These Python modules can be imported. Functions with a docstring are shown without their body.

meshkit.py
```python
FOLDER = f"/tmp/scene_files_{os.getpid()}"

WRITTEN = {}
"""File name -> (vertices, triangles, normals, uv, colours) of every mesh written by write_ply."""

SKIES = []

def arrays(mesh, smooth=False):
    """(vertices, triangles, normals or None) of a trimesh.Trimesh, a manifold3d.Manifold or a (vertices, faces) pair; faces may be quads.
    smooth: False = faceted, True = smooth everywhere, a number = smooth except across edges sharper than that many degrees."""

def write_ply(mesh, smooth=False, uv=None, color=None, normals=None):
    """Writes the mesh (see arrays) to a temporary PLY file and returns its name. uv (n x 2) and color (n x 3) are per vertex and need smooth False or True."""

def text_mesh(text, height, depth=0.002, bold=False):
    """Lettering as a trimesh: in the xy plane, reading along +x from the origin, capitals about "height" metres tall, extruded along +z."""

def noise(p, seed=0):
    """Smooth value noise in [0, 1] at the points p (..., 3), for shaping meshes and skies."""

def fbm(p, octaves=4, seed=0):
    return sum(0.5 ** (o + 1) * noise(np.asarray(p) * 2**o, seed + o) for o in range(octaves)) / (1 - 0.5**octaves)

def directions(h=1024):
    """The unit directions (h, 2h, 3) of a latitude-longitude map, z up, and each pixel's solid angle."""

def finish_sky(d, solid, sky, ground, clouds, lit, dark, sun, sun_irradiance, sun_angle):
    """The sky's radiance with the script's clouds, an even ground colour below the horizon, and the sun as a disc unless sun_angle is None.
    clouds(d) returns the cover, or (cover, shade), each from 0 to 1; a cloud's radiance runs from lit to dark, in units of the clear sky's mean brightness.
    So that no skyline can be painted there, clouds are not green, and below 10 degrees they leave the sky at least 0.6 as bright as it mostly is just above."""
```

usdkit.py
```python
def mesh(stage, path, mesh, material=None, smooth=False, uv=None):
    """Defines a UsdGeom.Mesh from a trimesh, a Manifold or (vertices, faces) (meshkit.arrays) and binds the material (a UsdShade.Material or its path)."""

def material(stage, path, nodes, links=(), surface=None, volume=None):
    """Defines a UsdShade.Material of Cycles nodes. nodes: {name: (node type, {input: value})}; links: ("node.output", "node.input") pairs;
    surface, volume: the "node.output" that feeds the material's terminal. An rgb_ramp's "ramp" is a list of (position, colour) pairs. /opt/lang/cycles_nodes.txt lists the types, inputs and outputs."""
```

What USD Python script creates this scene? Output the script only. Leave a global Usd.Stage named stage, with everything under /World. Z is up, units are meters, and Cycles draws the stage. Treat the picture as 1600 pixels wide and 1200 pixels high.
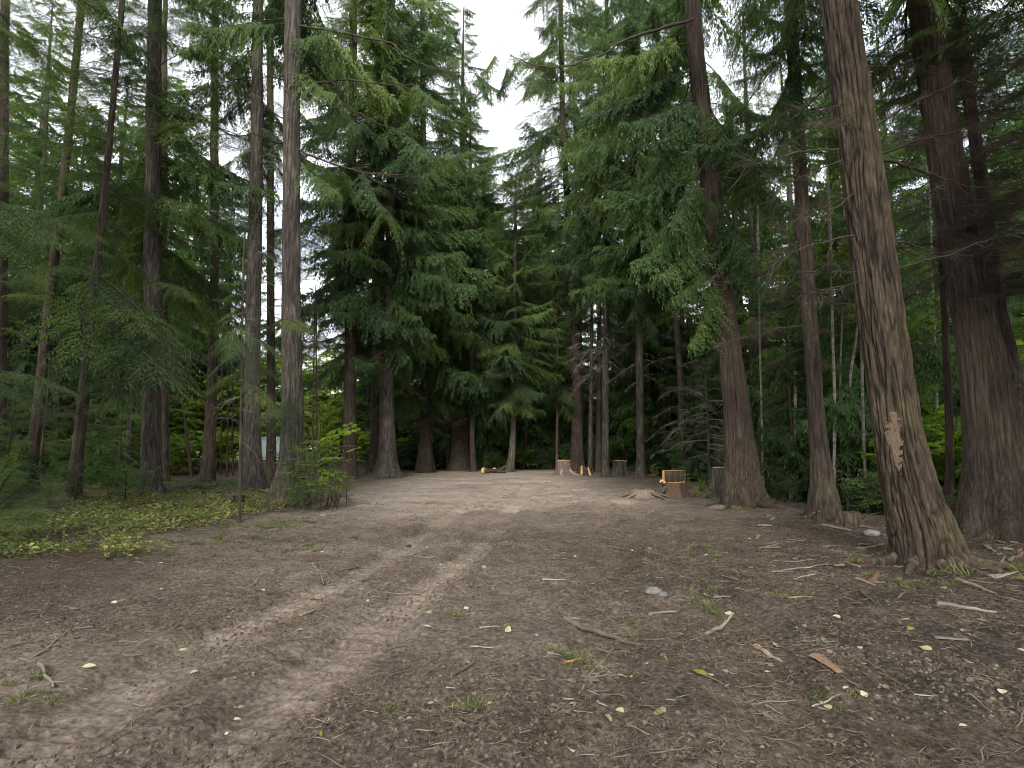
import math, random
import numpy as np, trimesh, usdkit
from meshkit import noise, fbm
from pxr import Usd, UsdGeom, UsdLux, UsdShade, Gf, Vt, Sdf
from shapely.geometry import Polygon, LineString, Point, box as sbox

# ------------------------------------------------------------------ camera, sky, light, exposure
stage = Usd.Stage.CreateInMemory()
UsdGeom.SetStageUpAxis(stage, UsdGeom.Tokens.z)
UsdGeom.SetStageMetersPerUnit(stage, 1.0)
UsdGeom.Xform.Define(stage, '/World')
UsdGeom.Scope.Define(stage, '/World/Looks')
CAM_H, F, PITCH = 1.5, 900.0, math.atan(100 / 900.0)
cam = UsdGeom.Camera.Define(stage, '/World/camera')
cam.AddTranslateOp().Set(Gf.Vec3d(0, 0, CAM_H))
cam.AddRotateXOp().Set(90 + math.degrees(PITCH))
cam.CreateHorizontalApertureAttr(36.0)
cam.CreateVerticalApertureAttr(27.0)
cam.CreateFocalLengthAttr(36.0 * F / 1600)
cam.CreateClippingRangeAttr(Gf.Vec2f(0.05, 3000))
cam.CreateExposureAttr(1.82)

SUN_AZ, SUN_EL = math.radians(186), math.radians(31)     # compass style: atan2(x, y) of the direction towards the sun
sun = UsdLux.DistantLight.Define(stage, '/World/sun')
sun.CreateIntensityAttr(0.4)
sun.CreateAngleAttr(24.0)
sun.CreateNormalizeAttr(True)
sun.CreateColorAttr(Gf.Vec3f(1.0, 0.96, 0.9))
sun.AddRotateZOp().Set(-math.degrees(SUN_AZ))
sun.AddRotateXOp().Set(-(90 - math.degrees(SUN_EL)))
SKY = usdkit.material(stage, '/World/Looks/sky_material', {
    "tc": ("texture_coordinate", {}),
    "s": ("sky_texture", {"sky_type": "single_scattering", "sun_disc": False, "sun_elevation": SUN_EL, "sun_rotation": SUN_AZ}),
    "map": ("mapping", {"scale": (1.0, 1.0, 2.2)}),
    "n": ("noise_texture", {"scale": 2.3, "detail": 7, "roughness": 0.55}),
    "r": ("rgb_ramp", {"ramp": [(0.30, (0.45, 0.45, 0.45)), (0.52, (0.93, 0.93, 0.93)), (1.0, (1, 1, 1))]}),
    "n2": ("noise_texture", {"scale": 4.0, "detail": 5}),
    "c": ("rgb_ramp", {"ramp": [(0.3, (5.2, 5.35, 5.8)), (0.7, (8.2, 8.3, 8.6))]}),
    "m": ("mix_color", {"use_clamp": False}),
    "b": ("background_shader", {"strength": 0.1})},
    [("tc.generated", "map.vector"), ("map.vector", "n.vector"), ("n.fac", "r.fac"), ("map.vector", "n2.vector"), ("n2.fac", "c.fac"),
     ("r.color", "m.fac"), ("s.color", "m.a"), ("c.color", "m.b"), ("m.result", "b.color")], surface="b.background")
dome = UsdLux.DomeLight.Define(stage, '/World/sky')
UsdShade.MaterialBindingAPI.Apply(dome.GetPrim()).Bind(SKY)
dome.GetPrim().SetCustomDataByKey('kind', 'structure')

# ------------------------------------------------------------------ helpers
PI = math.pi
CP, SP = math.cos(PITCH), math.sin(PITCH)
_names = {}


def numbered(path):
    n = _names.get(path, 0)
    _names[path] = n + 1
    return path if n == 0 else f'{path}_{n:03d}'


def tag(p, label=None, cat=None, group=None, kind=None):
    p = p.GetPrim() if hasattr(p, 'GetPrim') else p
    for k, v in (('label', label), ('category', cat), ('group', group), ('kind', kind)):
        if v:
            p.SetCustomDataByKey(k, v)
    return p


def thing(name, label, cat, loc=(0, 0, 0), group=None, rz=None):
    x = UsdGeom.Xform.Define(stage, numbered('/World/' + name))
    x.AddTranslateOp().Set(Gf.Vec3d(*map(float, loc)))
    if rz is not None:
        x.AddRotateZOp().Set(math.degrees(rz))
    tag(x, label, cat, group)
    return x


def part(parent, name, mesh, m, smooth=30, origin=None):
    """mesh in world coordinates if origin (the thing's place) is given"""
    path = numbered(str(parent.GetPath()) + '/' + name) if parent is not None else numbered('/World/' + name)
    if isinstance(mesh, trimesh.Trimesh):
        v, f = np.array(mesh.vertices), np.array(mesh.faces)
    else:
        v, f = np.asarray(mesh[0], float), np.asarray(mesh[1])
    if origin is not None:
        v = v - np.asarray(origin)
    use = np.unique(f)
    if len(use) < len(v):
        re = np.zeros(len(v), int); re[use] = np.arange(len(use))
        v, f = v[use], re[f]
    return usdkit.mesh(stage, path, (v, f), MAT[m] if isinstance(m, str) else m, smooth=smooth)


def ray(px, py):
    a, b = (px - 800) / F, (600 - py) / F
    return np.array([a, CP - b * SP, SP + b * CP])


def at(px, py, Y):
    """the point at world depth Y behind a pixel of the photograph (used to measure the place from the picture)"""
    d = ray(px, py)
    return np.array([0, 0, CAM_H]) + d * (Y / d[1])


def on_ground(px, py):
    d = ray(px, py)
    lo, hi = 1.0, 120.0
    t = np.linspace(1.5, 90, 3000)
    p = np.array([0, 0, CAM_H]) + d * (t / d[1])[:, None]
    hz = height(p[:, 0], p[:, 1])
    k = np.argmax(p[:, 2] <= hz)
    return p[k]


def sstep(a, b, x):
    t = np.clip((x - a) / (b - a), 0, 1)
    return t * t * (3 - 2 * t)


def cat_rom(pts, n):
    """smooth polyline through pts (k x d), n samples per segment"""
    p = np.asarray(pts, float)
    p = np.vstack([2 * p[0] - p[1], p, 2 * p[-1] - p[-2]])
    out = []
    for i in range(1, len(p) - 2):
        t = np.linspace(0, 1, n, endpoint=False)[:, None]
        a, b, c, d = p[i - 1], p[i], p[i + 1], p[i + 2]
        out.append(0.5 * ((2 * b) + (c - a) * t + (2 * a - 5 * b + 4 * c - d) * t ** 2 + (3 * b - a - 3 * c + d) * t ** 3))
    out.append(p[-2][None])
    return np.vstack(out)


def tube(pts, rad, n=6, cap=True):
    pts = np.asarray(pts, float)
    rad = np.broadcast_to(np.asarray(rad, float), len(pts))
    T = np.gradient(pts, axis=0)
    T /= np.linalg.norm(T, axis=1)[:, None] + 1e-12
    ref = np.array([0, 0, 1.0]) if abs(T[:, 2]).mean() < 0.8 else np.array([1.0, 0, 0])
    S = np.cross(T, ref)
    S /= np.linalg.norm(S, axis=1)[:, None] + 1e-12
    U = np.cross(S, T)
    a = np.arange(n) / n * 2 * PI
    v = pts[:, None] + rad[:, None, None] * (np.cos(a)[None, :, None] * S[:, None] + np.sin(a)[None, :, None] * U[:, None])
    v = v.reshape(-1, 3)
    f = []
    k = len(pts)
    i, j = np.meshgrid(np.arange(k - 1), np.arange(n), indexing='ij')
    a0, a1 = (i * n + j).ravel(), (i * n + (j + 1) % n).ravel()
    f = np.vstack([np.stack([a0, a1, a1 + n], 1), np.stack([a0, a1 + n, a0 + n], 1)])
    if cap:
        v = np.vstack([v, pts[0], pts[-1]])
        c0, c1 = k * n, k * n + 1
        jj = np.arange(n)
        f = np.vstack([f, np.stack([(jj + 1) % n, jj, np.full(n, c0)], 1), np.stack([(k - 1) * n + jj, (k - 1) * n + (jj + 1) % n, np.full(n, c1)], 1)])
    return v, f


def join(ms):
    vs, fs, n = [], [], 0
    for v, f in ms:
        vs.append(v); fs.append(np.asarray(f) + n); n += len(v)
    return np.vstack(vs), np.vstack(fs)


def diamonds(P, D, N, L, W, bend=0.0):
    """leaf-sized blades: P base, D direction, N rough normal, L length, W width"""
    D = D / (np.linalg.norm(D, axis=1)[:, None] + 1e-9)
    S = np.cross(D, N)
    S /= np.linalg.norm(S, axis=1)[:, None] + 1e-9
    U = np.cross(S, D)
    L, W = L[:, None], W[:, None]
    v = np.stack([P, P + D * L * .42 + S * W / 2 + U * W * .12, P + D * L - U * L * bend, P + D * L * .42 - S * W / 2 + U * W * .12], 1).reshape(-1, 3)
    k = np.arange(len(P))[:, None] * 4
    f = np.vstack([k + [0, 1, 2], k + [0, 2, 3]])
    return v, f


def ngon_leaf(shape, P, D, N, L):
    """leaves of a flat outline 'shape' (k x 2, stem at the origin, tip towards +x), as fans with a folded midrib"""
    D = D / (np.linalg.norm(D, axis=1)[:, None] + 1e-9)
    S = np.cross(D, N); S /= np.linalg.norm(S, axis=1)[:, None] + 1e-9
    U = np.cross(S, D)
    k, n = len(shape), len(P)
    sh = np.vstack([shape, [[shape[:, 0].mean(), 0]]])
    fold = 0.18 * np.abs(sh[:, 1]) - 0.10 * sh[:, 0] ** 2
    v = P[:, None] + L[:, None, None] * (sh[None, :, 0, None] * D[:, None] + sh[None, :, 1, None] * S[:, None] + fold[None, :, None] * U[:, None])
    j = np.arange(k)
    fan = np.stack([j, (j + 1) % k, np.full(k, k)], 1)
    f = (np.arange(n)[:, None, None] * (k + 1) + fan[None]).reshape(-1, 3)
    return v.reshape(-1, 3), f


def quat_zy(az, tilt, roll=0.0):
    """rotate +X by roll about itself, raise by tilt, turn to azimuth az; (n,4) w,x,y,z"""
    az, tilt, roll = np.broadcast_arrays(np.asarray(az, float), np.asarray(tilt, float), np.asarray(roll, float))

    def q(axis, a):
        o = np.zeros(a.shape + (4,)); o[..., 0] = np.cos(a / 2); o[..., 1 + axis] = np.sin(a / 2); return o

    def mul(a, b):
        w1, x1, y1, z1 = np.moveaxis(a, -1, 0); w2, x2, y2, z2 = np.moveaxis(b, -1, 0)
        return np.stack([w1*w2-x1*x2-y1*y2-z1*z2, w1*x2+x1*w2+y1*z2-z1*y2, w1*y2-x1*z2+y1*w2+z1*x2, w1*z2+x1*y2-y1*x2+z1*w2], -1)
    return mul(mul(q(2, az), q(1, -tilt)), q(0, roll))


def quat_rot(q, v):
    w, u = q[:, :1], q[:, 1:]
    return v + 2 * np.cross(u, np.cross(u, v) + w * v)


PROTO = {}          # name -> path of an Xform that the instancers share


def instancer(path, pos, quat, scale, idx, names, kind='stuff'):
    p = UsdGeom.PointInstancer.Define(stage, path)
    p.CreatePositionsAttr(Vt.Vec3fArray.FromNumpy(np.asarray(pos, np.float32)))
    p.CreateOrientationsAttr(Vt.QuathArray([Gf.Quath(float(a), float(b), float(c), float(d)) for a, b, c, d in quat]))
    s = np.asarray(scale, np.float32)
    if s.ndim == 1:
        s = np.repeat(s[:, None], 3, 1)
    p.CreateScalesAttr(Vt.Vec3fArray.FromNumpy(s))
    used = sorted(set(int(i) for i in idx))
    re = {u: k for k, u in enumerate(used)}
    p.CreateProtoIndicesAttr(Vt.IntArray([re[int(i)] for i in idx]))
    p.CreatePrototypesRel().SetTargets([PROTO[names[u]] for u in used])
    p.GetPrim().SetCustomDataByKey('kind', kind)
    return p


# ------------------------------------------------------------------ materials
MAT = {}


def bark_mat(name, dark, mid, light, moss=0.0, stretch=(9, 9, 0.9), bump=0.6, dist=0.02, ridge=False):
    L = []
    nodes = {
        "g": ("geometry", {}), "map": ("mapping", {"scale": stretch}),
        "n": ("noise_texture", {"scale": 2.2, "detail": 8, "roughness": 0.65, "distortion": 0.3}),
        "n2": ("noise_texture", {"scale": 0.9, "detail": 4}),
        "n3": ("noise_texture", {"scale": 60.0, "detail": 4}),
        "r": ("rgb_ramp", {"ramp": [(0.32, dark), (0.5, mid), (0.68, light)]}),
        "t": ("rgb_ramp", {"ramp": [(0.3, (0.62, 0.62, 0.64)), (0.7, (1.25, 1.2, 1.15))]}),
        "mul": ("mix_color", {"blend_type": "multiply", "fac": 1.0, "use_clamp": False}),
        "mr": ("rgb_ramp", {"ramp": [(0.52, (0, 0, 0)), (0.75, (moss, moss, moss))]}),
        "mm": ("mix_color", {"b": (0.055, 0.07, 0.02)}),
        "add": ("math", {"math_type": "multiply_add", "value2": 0.25}),
        "b": ("bump", {"strength": bump, "distance": dist}),
        "p": ("principled_bsdf", {"roughness": 0.9, "specular_ior_level": 0.2})}
    L = [("g.position", "map.vector"), ("map.vector", "n.vector"), ("g.position", "n2.vector"), ("g.position", "n3.vector"), ("n.fac", "r.fac"),
         ("n2.fac", "t.fac"), ("r.color", "mul.a"), ("t.color", "mul.b"), ("n2.fac", "mr.fac"), ("mr.color", "mm.fac"), ("mul.result", "mm.a"),
         ("mm.result", "p.base_color"), ("n3.fac", "add.value1"), ("n.fac", "add.value3"), ("add.value", "b.height"), ("b.normal", "p.normal")]
    if ridge:
        nodes["ra"] = ("attribute", {"attribute": "ridge"})
        nodes["rr"] = ("rgb_ramp", {"ramp": [(0.06, (0.16, 0.15, 0.145)), (0.34, (0.55, 0.54, 0.53)), (0.62, (1.0, 1.0, 1.0)), (1.0, (1.15, 1.15, 1.15))]})
        nodes["rm"] = ("mix_color", {"blend_type": "multiply", "fac": 1.0, "use_clamp": False})
        L = [l for l in L if l[1] != "p.base_color"] + [("ra.fac", "rr.fac"), ("mm.result", "rm.a"), ("rr.color", "rm.b"), ("rm.result", "p.base_color")]
    MAT[name] = usdkit.material(stage, '/World/Looks/' + name, nodes, L, surface="p.BSDF")


def leaf_mat(name, a, b, c, trans=0.35, rough=0.5, spec=0.3):
    nodes = {
        "o": ("object_info", {}), "g": ("geometry", {}), "n": ("noise_texture", {"scale": 1.1, "detail": 3}),
        "ad": ("math", {"math_type": "multiply_add", "value2": 0.55}), "m2": ("math", {"math_type": "multiply", "value2": 0.55}),
        "ri": ("math", {"math_type": "multiply_add", "value2": 0.30}),
        "r": ("rgb_ramp", {"ramp": [(0.18, a), (0.55, b), (0.95, c)]}),
        "tb": ("mix_color", {"blend_type": "multiply", "fac": 1.0, "b": (1.35, 1.35, 0.6), "use_clamp": False, "use_clamp_result": False}),
        "p": ("principled_bsdf", {"roughness": rough, "specular_ior_level": spec}),
        "t": ("translucent_bsdf", {}), "mx": ("mix_closure", {"fac": trans})}
    L = [("g.position", "n.vector"), ("n.fac", "m2.value1"), ("o.random", "ad.value1"), ("m2.value", "ad.value3"),
         ("g.random_per_island", "ri.value1"), ("ad.value", "ri.value3"), ("ri.value", "r.fac"), ("r.color", "p.base_color"),
         ("r.color", "tb.a"), ("tb.result", "t.color"), ("p.BSDF", "mx.closure1"), ("t.BSDF", "mx.closure2")]
    MAT[name] = usdkit.material(stage, '/World/Looks/' + name, nodes, L, surface="mx.closure")


def plain_mat(name, a, b, scale=8, rough=0.85, bump=0.3, dist=0.01, stretch=(1, 1, 1), obj=False):
    src = "tc.object" if obj else "g.position"
    nodes = {"g": ("geometry", {}), "tc": ("texture_coordinate", {}), "map": ("mapping", {"scale": stretch}), "o": ("object_info", {}),
             "n": ("noise_texture", {"scale": scale, "detail": 7, "roughness": 0.6}),
             "ad": ("math", {"math_type": "multiply_add", "value2": 0.4, "value3": -0.2}), "su": ("math", {"math_type": "add"}),
             "r": ("rgb_ramp", {"ramp": [(0.3, a), (0.7, b)]}),
             "b": ("bump", {"strength": bump, "distance": dist}), "p": ("principled_bsdf", {"roughness": rough, "specular_ior_level": 0.25})}
    L = [(src, "map.vector"), ("map.vector", "n.vector"), ("o.random", "ad.value1"), ("n.fac", "su.value1"), ("ad.value", "su.value2"), ("su.value", "r.fac"),
         ("r.color", "p.base_color"), ("n.fac", "b.height"), ("b.normal", "p.normal")]
    MAT[name] = usdkit.material(stage, '/World/Looks/' + name, nodes, L, surface="p.BSDF")


bark_mat('bark_grey', (0.0148, 0.0126, 0.0104), (0.0490, 0.0428, 0.0357), (0.1320, 0.1191, 0.1023), moss=0.25)
bark_mat('bark_brown', (0.0149, 0.0118, 0.0087), (0.0496, 0.0378, 0.0285), (0.1105, 0.0870, 0.0670), moss=0.3)
bark_mat('bark_red', (0.0119, 0.0088, 0.0067), (0.0400, 0.0294, 0.0225), (0.0846, 0.0661, 0.0512), moss=0.15, stretch=(14, 14, 0.6))
bark_mat('bark_furrow', (0.0186, 0.0135, 0.0095), (0.0412, 0.0304, 0.0211), (0.0778, 0.0604, 0.0417), moss=0.4, stretch=(12, 12, 2.0), ridge=True)
bark_mat('bark_pale', (0.10, 0.09, 0.075), (0.26, 0.24, 0.20), (0.42, 0.40, 0.35), moss=0.2, stretch=(3, 3, 7))
bark_mat('bark_far', (0.0195, 0.0169, 0.0156), (0.0520, 0.0455, 0.0390), (0.1040, 0.0910, 0.0780), moss=0.2)
plain_mat('twig_wood', (0.022, 0.017, 0.013), (0.060, 0.047, 0.037), scale=6)
plain_mat('dead_grey', (0.12, 0.105, 0.09), (0.27, 0.245, 0.215), scale=3)
plain_mat('dead_brown', (0.036, 0.026, 0.019), (0.095, 0.069, 0.048), scale=3)
leaf_mat('cedar_leaf', (0.0220, 0.0520, 0.0180), (0.0624, 0.1269, 0.0323), (0.1440, 0.1995, 0.0425), trans=0.42, rough=0.45, spec=0.4)
leaf_mat('hemlock_leaf', (0.0242, 0.0540, 0.0180), (0.0672, 0.1300, 0.0323), (0.1464, 0.1995, 0.0425), trans=0.42, rough=0.5, spec=0.35)
leaf_mat('far_leaf', (0.0242, 0.0560, 0.0234), (0.0648, 0.1300, 0.0391), (0.1440, 0.2048, 0.0493), trans=0.45)
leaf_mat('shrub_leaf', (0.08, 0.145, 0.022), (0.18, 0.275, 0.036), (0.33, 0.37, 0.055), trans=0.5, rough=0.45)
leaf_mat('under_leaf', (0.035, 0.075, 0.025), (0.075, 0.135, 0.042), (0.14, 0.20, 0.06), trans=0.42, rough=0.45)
leaf_mat('yellow_leaf', (0.16, 0.19, 0.02), (0.26, 0.29, 0.03), (0.40, 0.36, 0.05), trans=0.4, rough=0.45)
leaf_mat('herb_leaf', (0.050, 0.075, 0.022), (0.13, 0.165, 0.04), (0.33, 0.32, 0.09), trans=0.3)
leaf_mat('grass_blade', (0.05, 0.07, 0.02), (0.10, 0.12, 0.04), (0.22, 0.20, 0.09), trans=0.25)
leaf_mat('fallen_leaf_pale', (0.26, 0.21, 0.11), (0.42, 0.36, 0.22), (0.56, 0.53, 0.40), trans=0.2)
leaf_mat('litter_dry', (0.035, 0.026, 0.018), (0.095, 0.070, 0.047), (0.22, 0.17, 0.12), trans=0.05, rough=0.8, spec=0.15)
plain_mat('cut_orange', (0.34, 0.17, 0.065), (0.60, 0.37, 0.17), scale=14, bump=0.5)
plain_mat('split_red', (0.025, 0.016, 0.012), (0.105, 0.060, 0.038), scale=9, stretch=(6, 6, 1), bump=0.8)
plain_mat('pale_wood', (0.12, 0.088, 0.06), (0.26, 0.20, 0.145), scale=10, stretch=(4, 4, 4))
plain_mat('scar_wood', (0.04, 0.029, 0.02), (0.125, 0.09, 0.06), scale=14, stretch=(5, 5, 1), bump=.8)
plain_mat('torn_bark', (0.09, 0.05, 0.03), (0.21, 0.125, 0.08), scale=20, stretch=(4, 4, 1), bump=.8)
plain_mat('old_wood', (0.07, 0.055, 0.042), (0.17, 0.135, 0.105), scale=9)
plain_mat('stone_grey', (0.075, 0.073, 0.066), (0.19, 0.185, 0.168), scale=9)
plain_mat('clod', (0.030, 0.023, 0.017), (0.125, 0.098, 0.073), scale=9, bump=0.6)
plain_mat('teal_sheet', (0.27, 0.36, 0.35), (0.36, 0.46, 0.45), scale=2, rough=0.6)
plain_mat('gravel', (0.20, 0.185, 0.165), (0.40, 0.375, 0.34), scale=22, bump=0.6, dist=0.02)

# ground: dirt coloured by two vertex values (sand: pale packed tracks; floor: dark forest floor)
MAT['dirt'] = usdkit.material(stage, '/World/Looks/dirt', {
    "g": ("geometry", {}), "a": ("attribute", {"attribute": "sand"}), "fl": ("attribute", {"attribute": "floor"}),
    "n": ("noise_texture", {"scale": 1.7, "detail": 9, "roughness": 0.68}),
    "nf": ("noise_texture", {"scale": 26.0, "detail": 7, "roughness": 0.7}),
    "nv": ("noise_texture", {"scale": 110.0, "detail": 4, "roughness": 0.7}),
    "s1": ("math", {"math_type": "multiply_add", "value2": 0.55}), "s2": ("math", {"math_type": "multiply_add", "value2": 1.55, "value3": -0.76}),
    "s3": ("math", {"math_type": "multiply_add", "value2": 0.40}),
    "r": ("rgb_ramp", {"ramp": [(0.06, (0.032, 0.024, 0.018)), (0.30, (0.104, 0.081, 0.061)), (0.52, (0.194, 0.156, 0.120)), (0.76, (0.30, 0.250, 0.198)), (1.0, (0.42, 0.36, 0.295))]}),
    "rf": ("rgb_ramp", {"ramp": [(0.22, (0.032, 0.024, 0.017)), (0.55, (0.090, 0.067, 0.048)), (0.8, (0.17, 0.132, 0.096))]}),
    "m": ("mix_color", {}),
    "b1": ("bump", {"strength": 0.9, "distance": 0.05}), "b2": ("bump", {"strength": 0.9, "distance": 0.014}),
    "p": ("principled_bsdf", {"roughness": 0.95, "specular_ior_level": 0.15})},
    [("g.position", "n.vector"), ("g.position", "nf.vector"), ("g.position", "nv.vector"),
     ("n.fac", "s1.value1"), ("nf.fac", "s2.value1"), ("s2.value", "s1.value3"), ("a.fac", "s3.value1"), ("s1.value", "s3.value3"), ("s3.value", "r.fac"),
     ("nf.fac", "rf.fac"), ("fl.fac", "m.fac"), ("r.color", "m.a"), ("rf.color", "m.b"), ("m.result", "p.base_color"),
     ("nf.fac", "b1.height"), ("nv.fac", "b2.height"), ("b1.normal", "b2.normal"), ("b2.normal", "p.normal")], surface="p.BSDF")


# ------------------------------------------------------------------ terrain
def tracks():
    """tyre tracks read from the photograph as lines on flat ground"""
    def g(px, py):
        d = ray(px, py); return (np.array([0, 0, CAM_H]) + d * (CAM_H / -d[2]))[:2]
    a = [g(*p) for p in ((60, 1180), (250, 1040), (450, 940), (590, 880), (690, 815), (745, 780), (775, 760))]
    b = [g(*p) for p in ((330, 1190), (520, 1030), (650, 930), (740, 860), (790, 805), (815, 775), (825, 757))]
    c = [g(*p) for p in ((900, 1190), (930, 1040), (960, 930), (960, 850), (930, 790), (905, 765))]
    d = [g(*p) for p in ((1250, 1190), (1180, 1010), (1100, 900), (1030, 830), (975, 785))]
    return [cat_rom(x, 12) for x in (a, b, c, d)]


TRACKS = tracks()          # the first two are the plain pair, the others only faint dents
_tl = [LineString(t) for t in TRACKS]


def track_dist(x, y, n=4):
    """signed distance across and length along the nearest track"""
    best, along = np.full(x.shape, 9.0), np.zeros(x.shape)
    for t in TRACKS[:n]:
        cum = 0.0
        for p, q in zip(t[:-1], t[1:]):
            d = q - p; l = np.hypot(*d)
            u = np.clip(((x - p[0]) * d[0] + (y - p[1]) * d[1]) / l ** 2, 0, 1)
            e = np.hypot(x - p[0] - u * d[0], y - p[1] - u * d[1])
            m = e < best
            best[m] = e[m]; along[m] = (cum + u * l)[m]
            cum += l
    return best, along


def height0(x, y):
    """broad form of the land"""
    x, y = np.asarray(x, float), np.asarray(y, float)
    z = 0.22 * (fbm(np.stack([x * .13, y * .13, 0 * x], -1), 3, 5) - .5)
    edge = 9.6 - 2.3 * sstep(10.5, 14.5, y)
    z = z - 3.2 * sstep(edge, edge + 11, x) * sstep(3, 8, y)
    z = z + 0.75 * sstep(33.5, 38, y) * sstep(-7.5, -11, x)
    z = z - 0.9 * sstep(47, 70, y)
    z = z + 0.10 * sstep(1.2, 0, np.abs(x - edge + .6)) * sstep(6, 9, y)
    return z


_tracks_cache = {}


def height(x, y, fine=True, tr=None):
    x, y = np.asarray(x, float), np.asarray(y, float)
    z = height0(x, y)
    P = np.stack([x, y, 0 * x], -1)
    clear = clearing(x, y)
    near = sstep(60, 25, y)
    z = z + near * (0.10 * (fbm(P * .9, 3, 11) - .5) + 0.065 * (fbm(P * 4.0, 3, 21) - .5))
    z = z + sstep(16, 9, y) * 0.034 * (fbm(P * np.array([13., 15., 1]), 3, 31) - .5)
    if tr is None:
        tr = track_dist(x, y) if x.size else (x, x)
    e, s = tr
    lug = 0.016 * np.sin(s * 2 * PI / 0.17) * sstep(.30, .18, e) * noise(P * 1.3, 9) * 1.6
    rut = -0.055 * sstep(.32, .18, e) + 0.034 * np.exp(-((e - .43) / .10) ** 2)
    z = z + (rut + lug) * sstep(34, 18, y)
    return z


def clearing(x, y):
    """1 in the cleared ground, 0 on the forest floor"""
    w = 1.2 * (noise(np.stack([x * .5, y * .5, 0 * x], -1), 3) - .5)
    left = sstep(-6.4, -5.2, x + w + 1.4 * sstep(9.5, 6, y) * -1 + .1)
    right = sstep(8.3, 6.8, x + w - 1.6 * sstep(13, 9, y))
    return left * right * sstep(39.5, 36.5, y + w) * 1.0


def axis(knots):
    out = [knots[0][0]]
    for (a, s), (b, _) in zip(knots[:-1], knots[1:]):
        while out[-1] < b - 1e-6:
            out.append(out[-1] + s)
    return np.array(out)


ys = axis([(-400, 40), (-40, 6), (-4, .6), (1.4, .1), (2.2, .03), (5.0, .04), (8, .06), (13, .11), (20, .22), (40, .7), (80, 5), (140, 25), (700, 1)])
xr = axis([(0, .036), (3.2, .045), (5.5, .07), (9, .15), (14, .35), (24, 1.2), (50, 6), (100, 40), (700, 1)])
xs = np.concatenate([-xr[:0:-1], xr])
X, Y = np.meshgrid(xs, ys)
TR = track_dist(X, Y)
Z = height(X, Y, tr=TR)
nx, ny = len(xs), len(ys)
gv = np.stack([X.ravel(), Y.ravel(), Z.ravel()], 1)
i, j = np.meshgrid(np.arange(ny - 1), np.arange(nx - 1), indexing='ij')
a0 = (i * nx + j).ravel()
gf = np.vstack([np.stack([a0, a0 + 1, a0 + nx + 1], 1), np.stack([a0, a0 + nx + 1, a0 + nx], 1)])
g = usdkit.mesh(stage, '/World/ground', (gv, gf), MAT['dirt'], smooth=True)
clr = clearing(X, Y)
P2 = np.stack([X * .35, Y * .8, 0 * X], -1)
TR2 = track_dist(X, Y, 2)
sand = 0.34 * (1 + .5 * np.sin(TR2[0] * 42)) * sstep(.30, .10, TR2[0] + .30 * (noise(np.stack([X * 2.3, Y * 2.3, 0 * X], -1), 6) - .5)) * sstep(34, 14, Y) * (.35 + .65 * noise(np.stack([X, Y, 0 * X], -1) * 1.1, 4))
sand = np.maximum(sand, 1.25 * sstep(9.5, 17, Y) * sstep(-7.0, -3.0, X) * sstep(6.5, 1.5, X) * (.3 + .9 * fbm(P2 * 1.6, 4, 77)))
sand = sand * (0.75 + .5 * fbm(P2 * 6, 3, 78)) + 0.22 * sstep(2, -2, X - 0.1 * Y) - 0.30 * sstep(1.0, 5.0, X) * sstep(14, 8, Y)
sand = sand + .75 * (fbm(np.stack([X * .55, Y * .9, 0 * X], -1), 3, 91) - .5) * sstep(26, 10, Y)
floor = 1 - clr
pv = UsdGeom.PrimvarsAPI(g)
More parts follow.
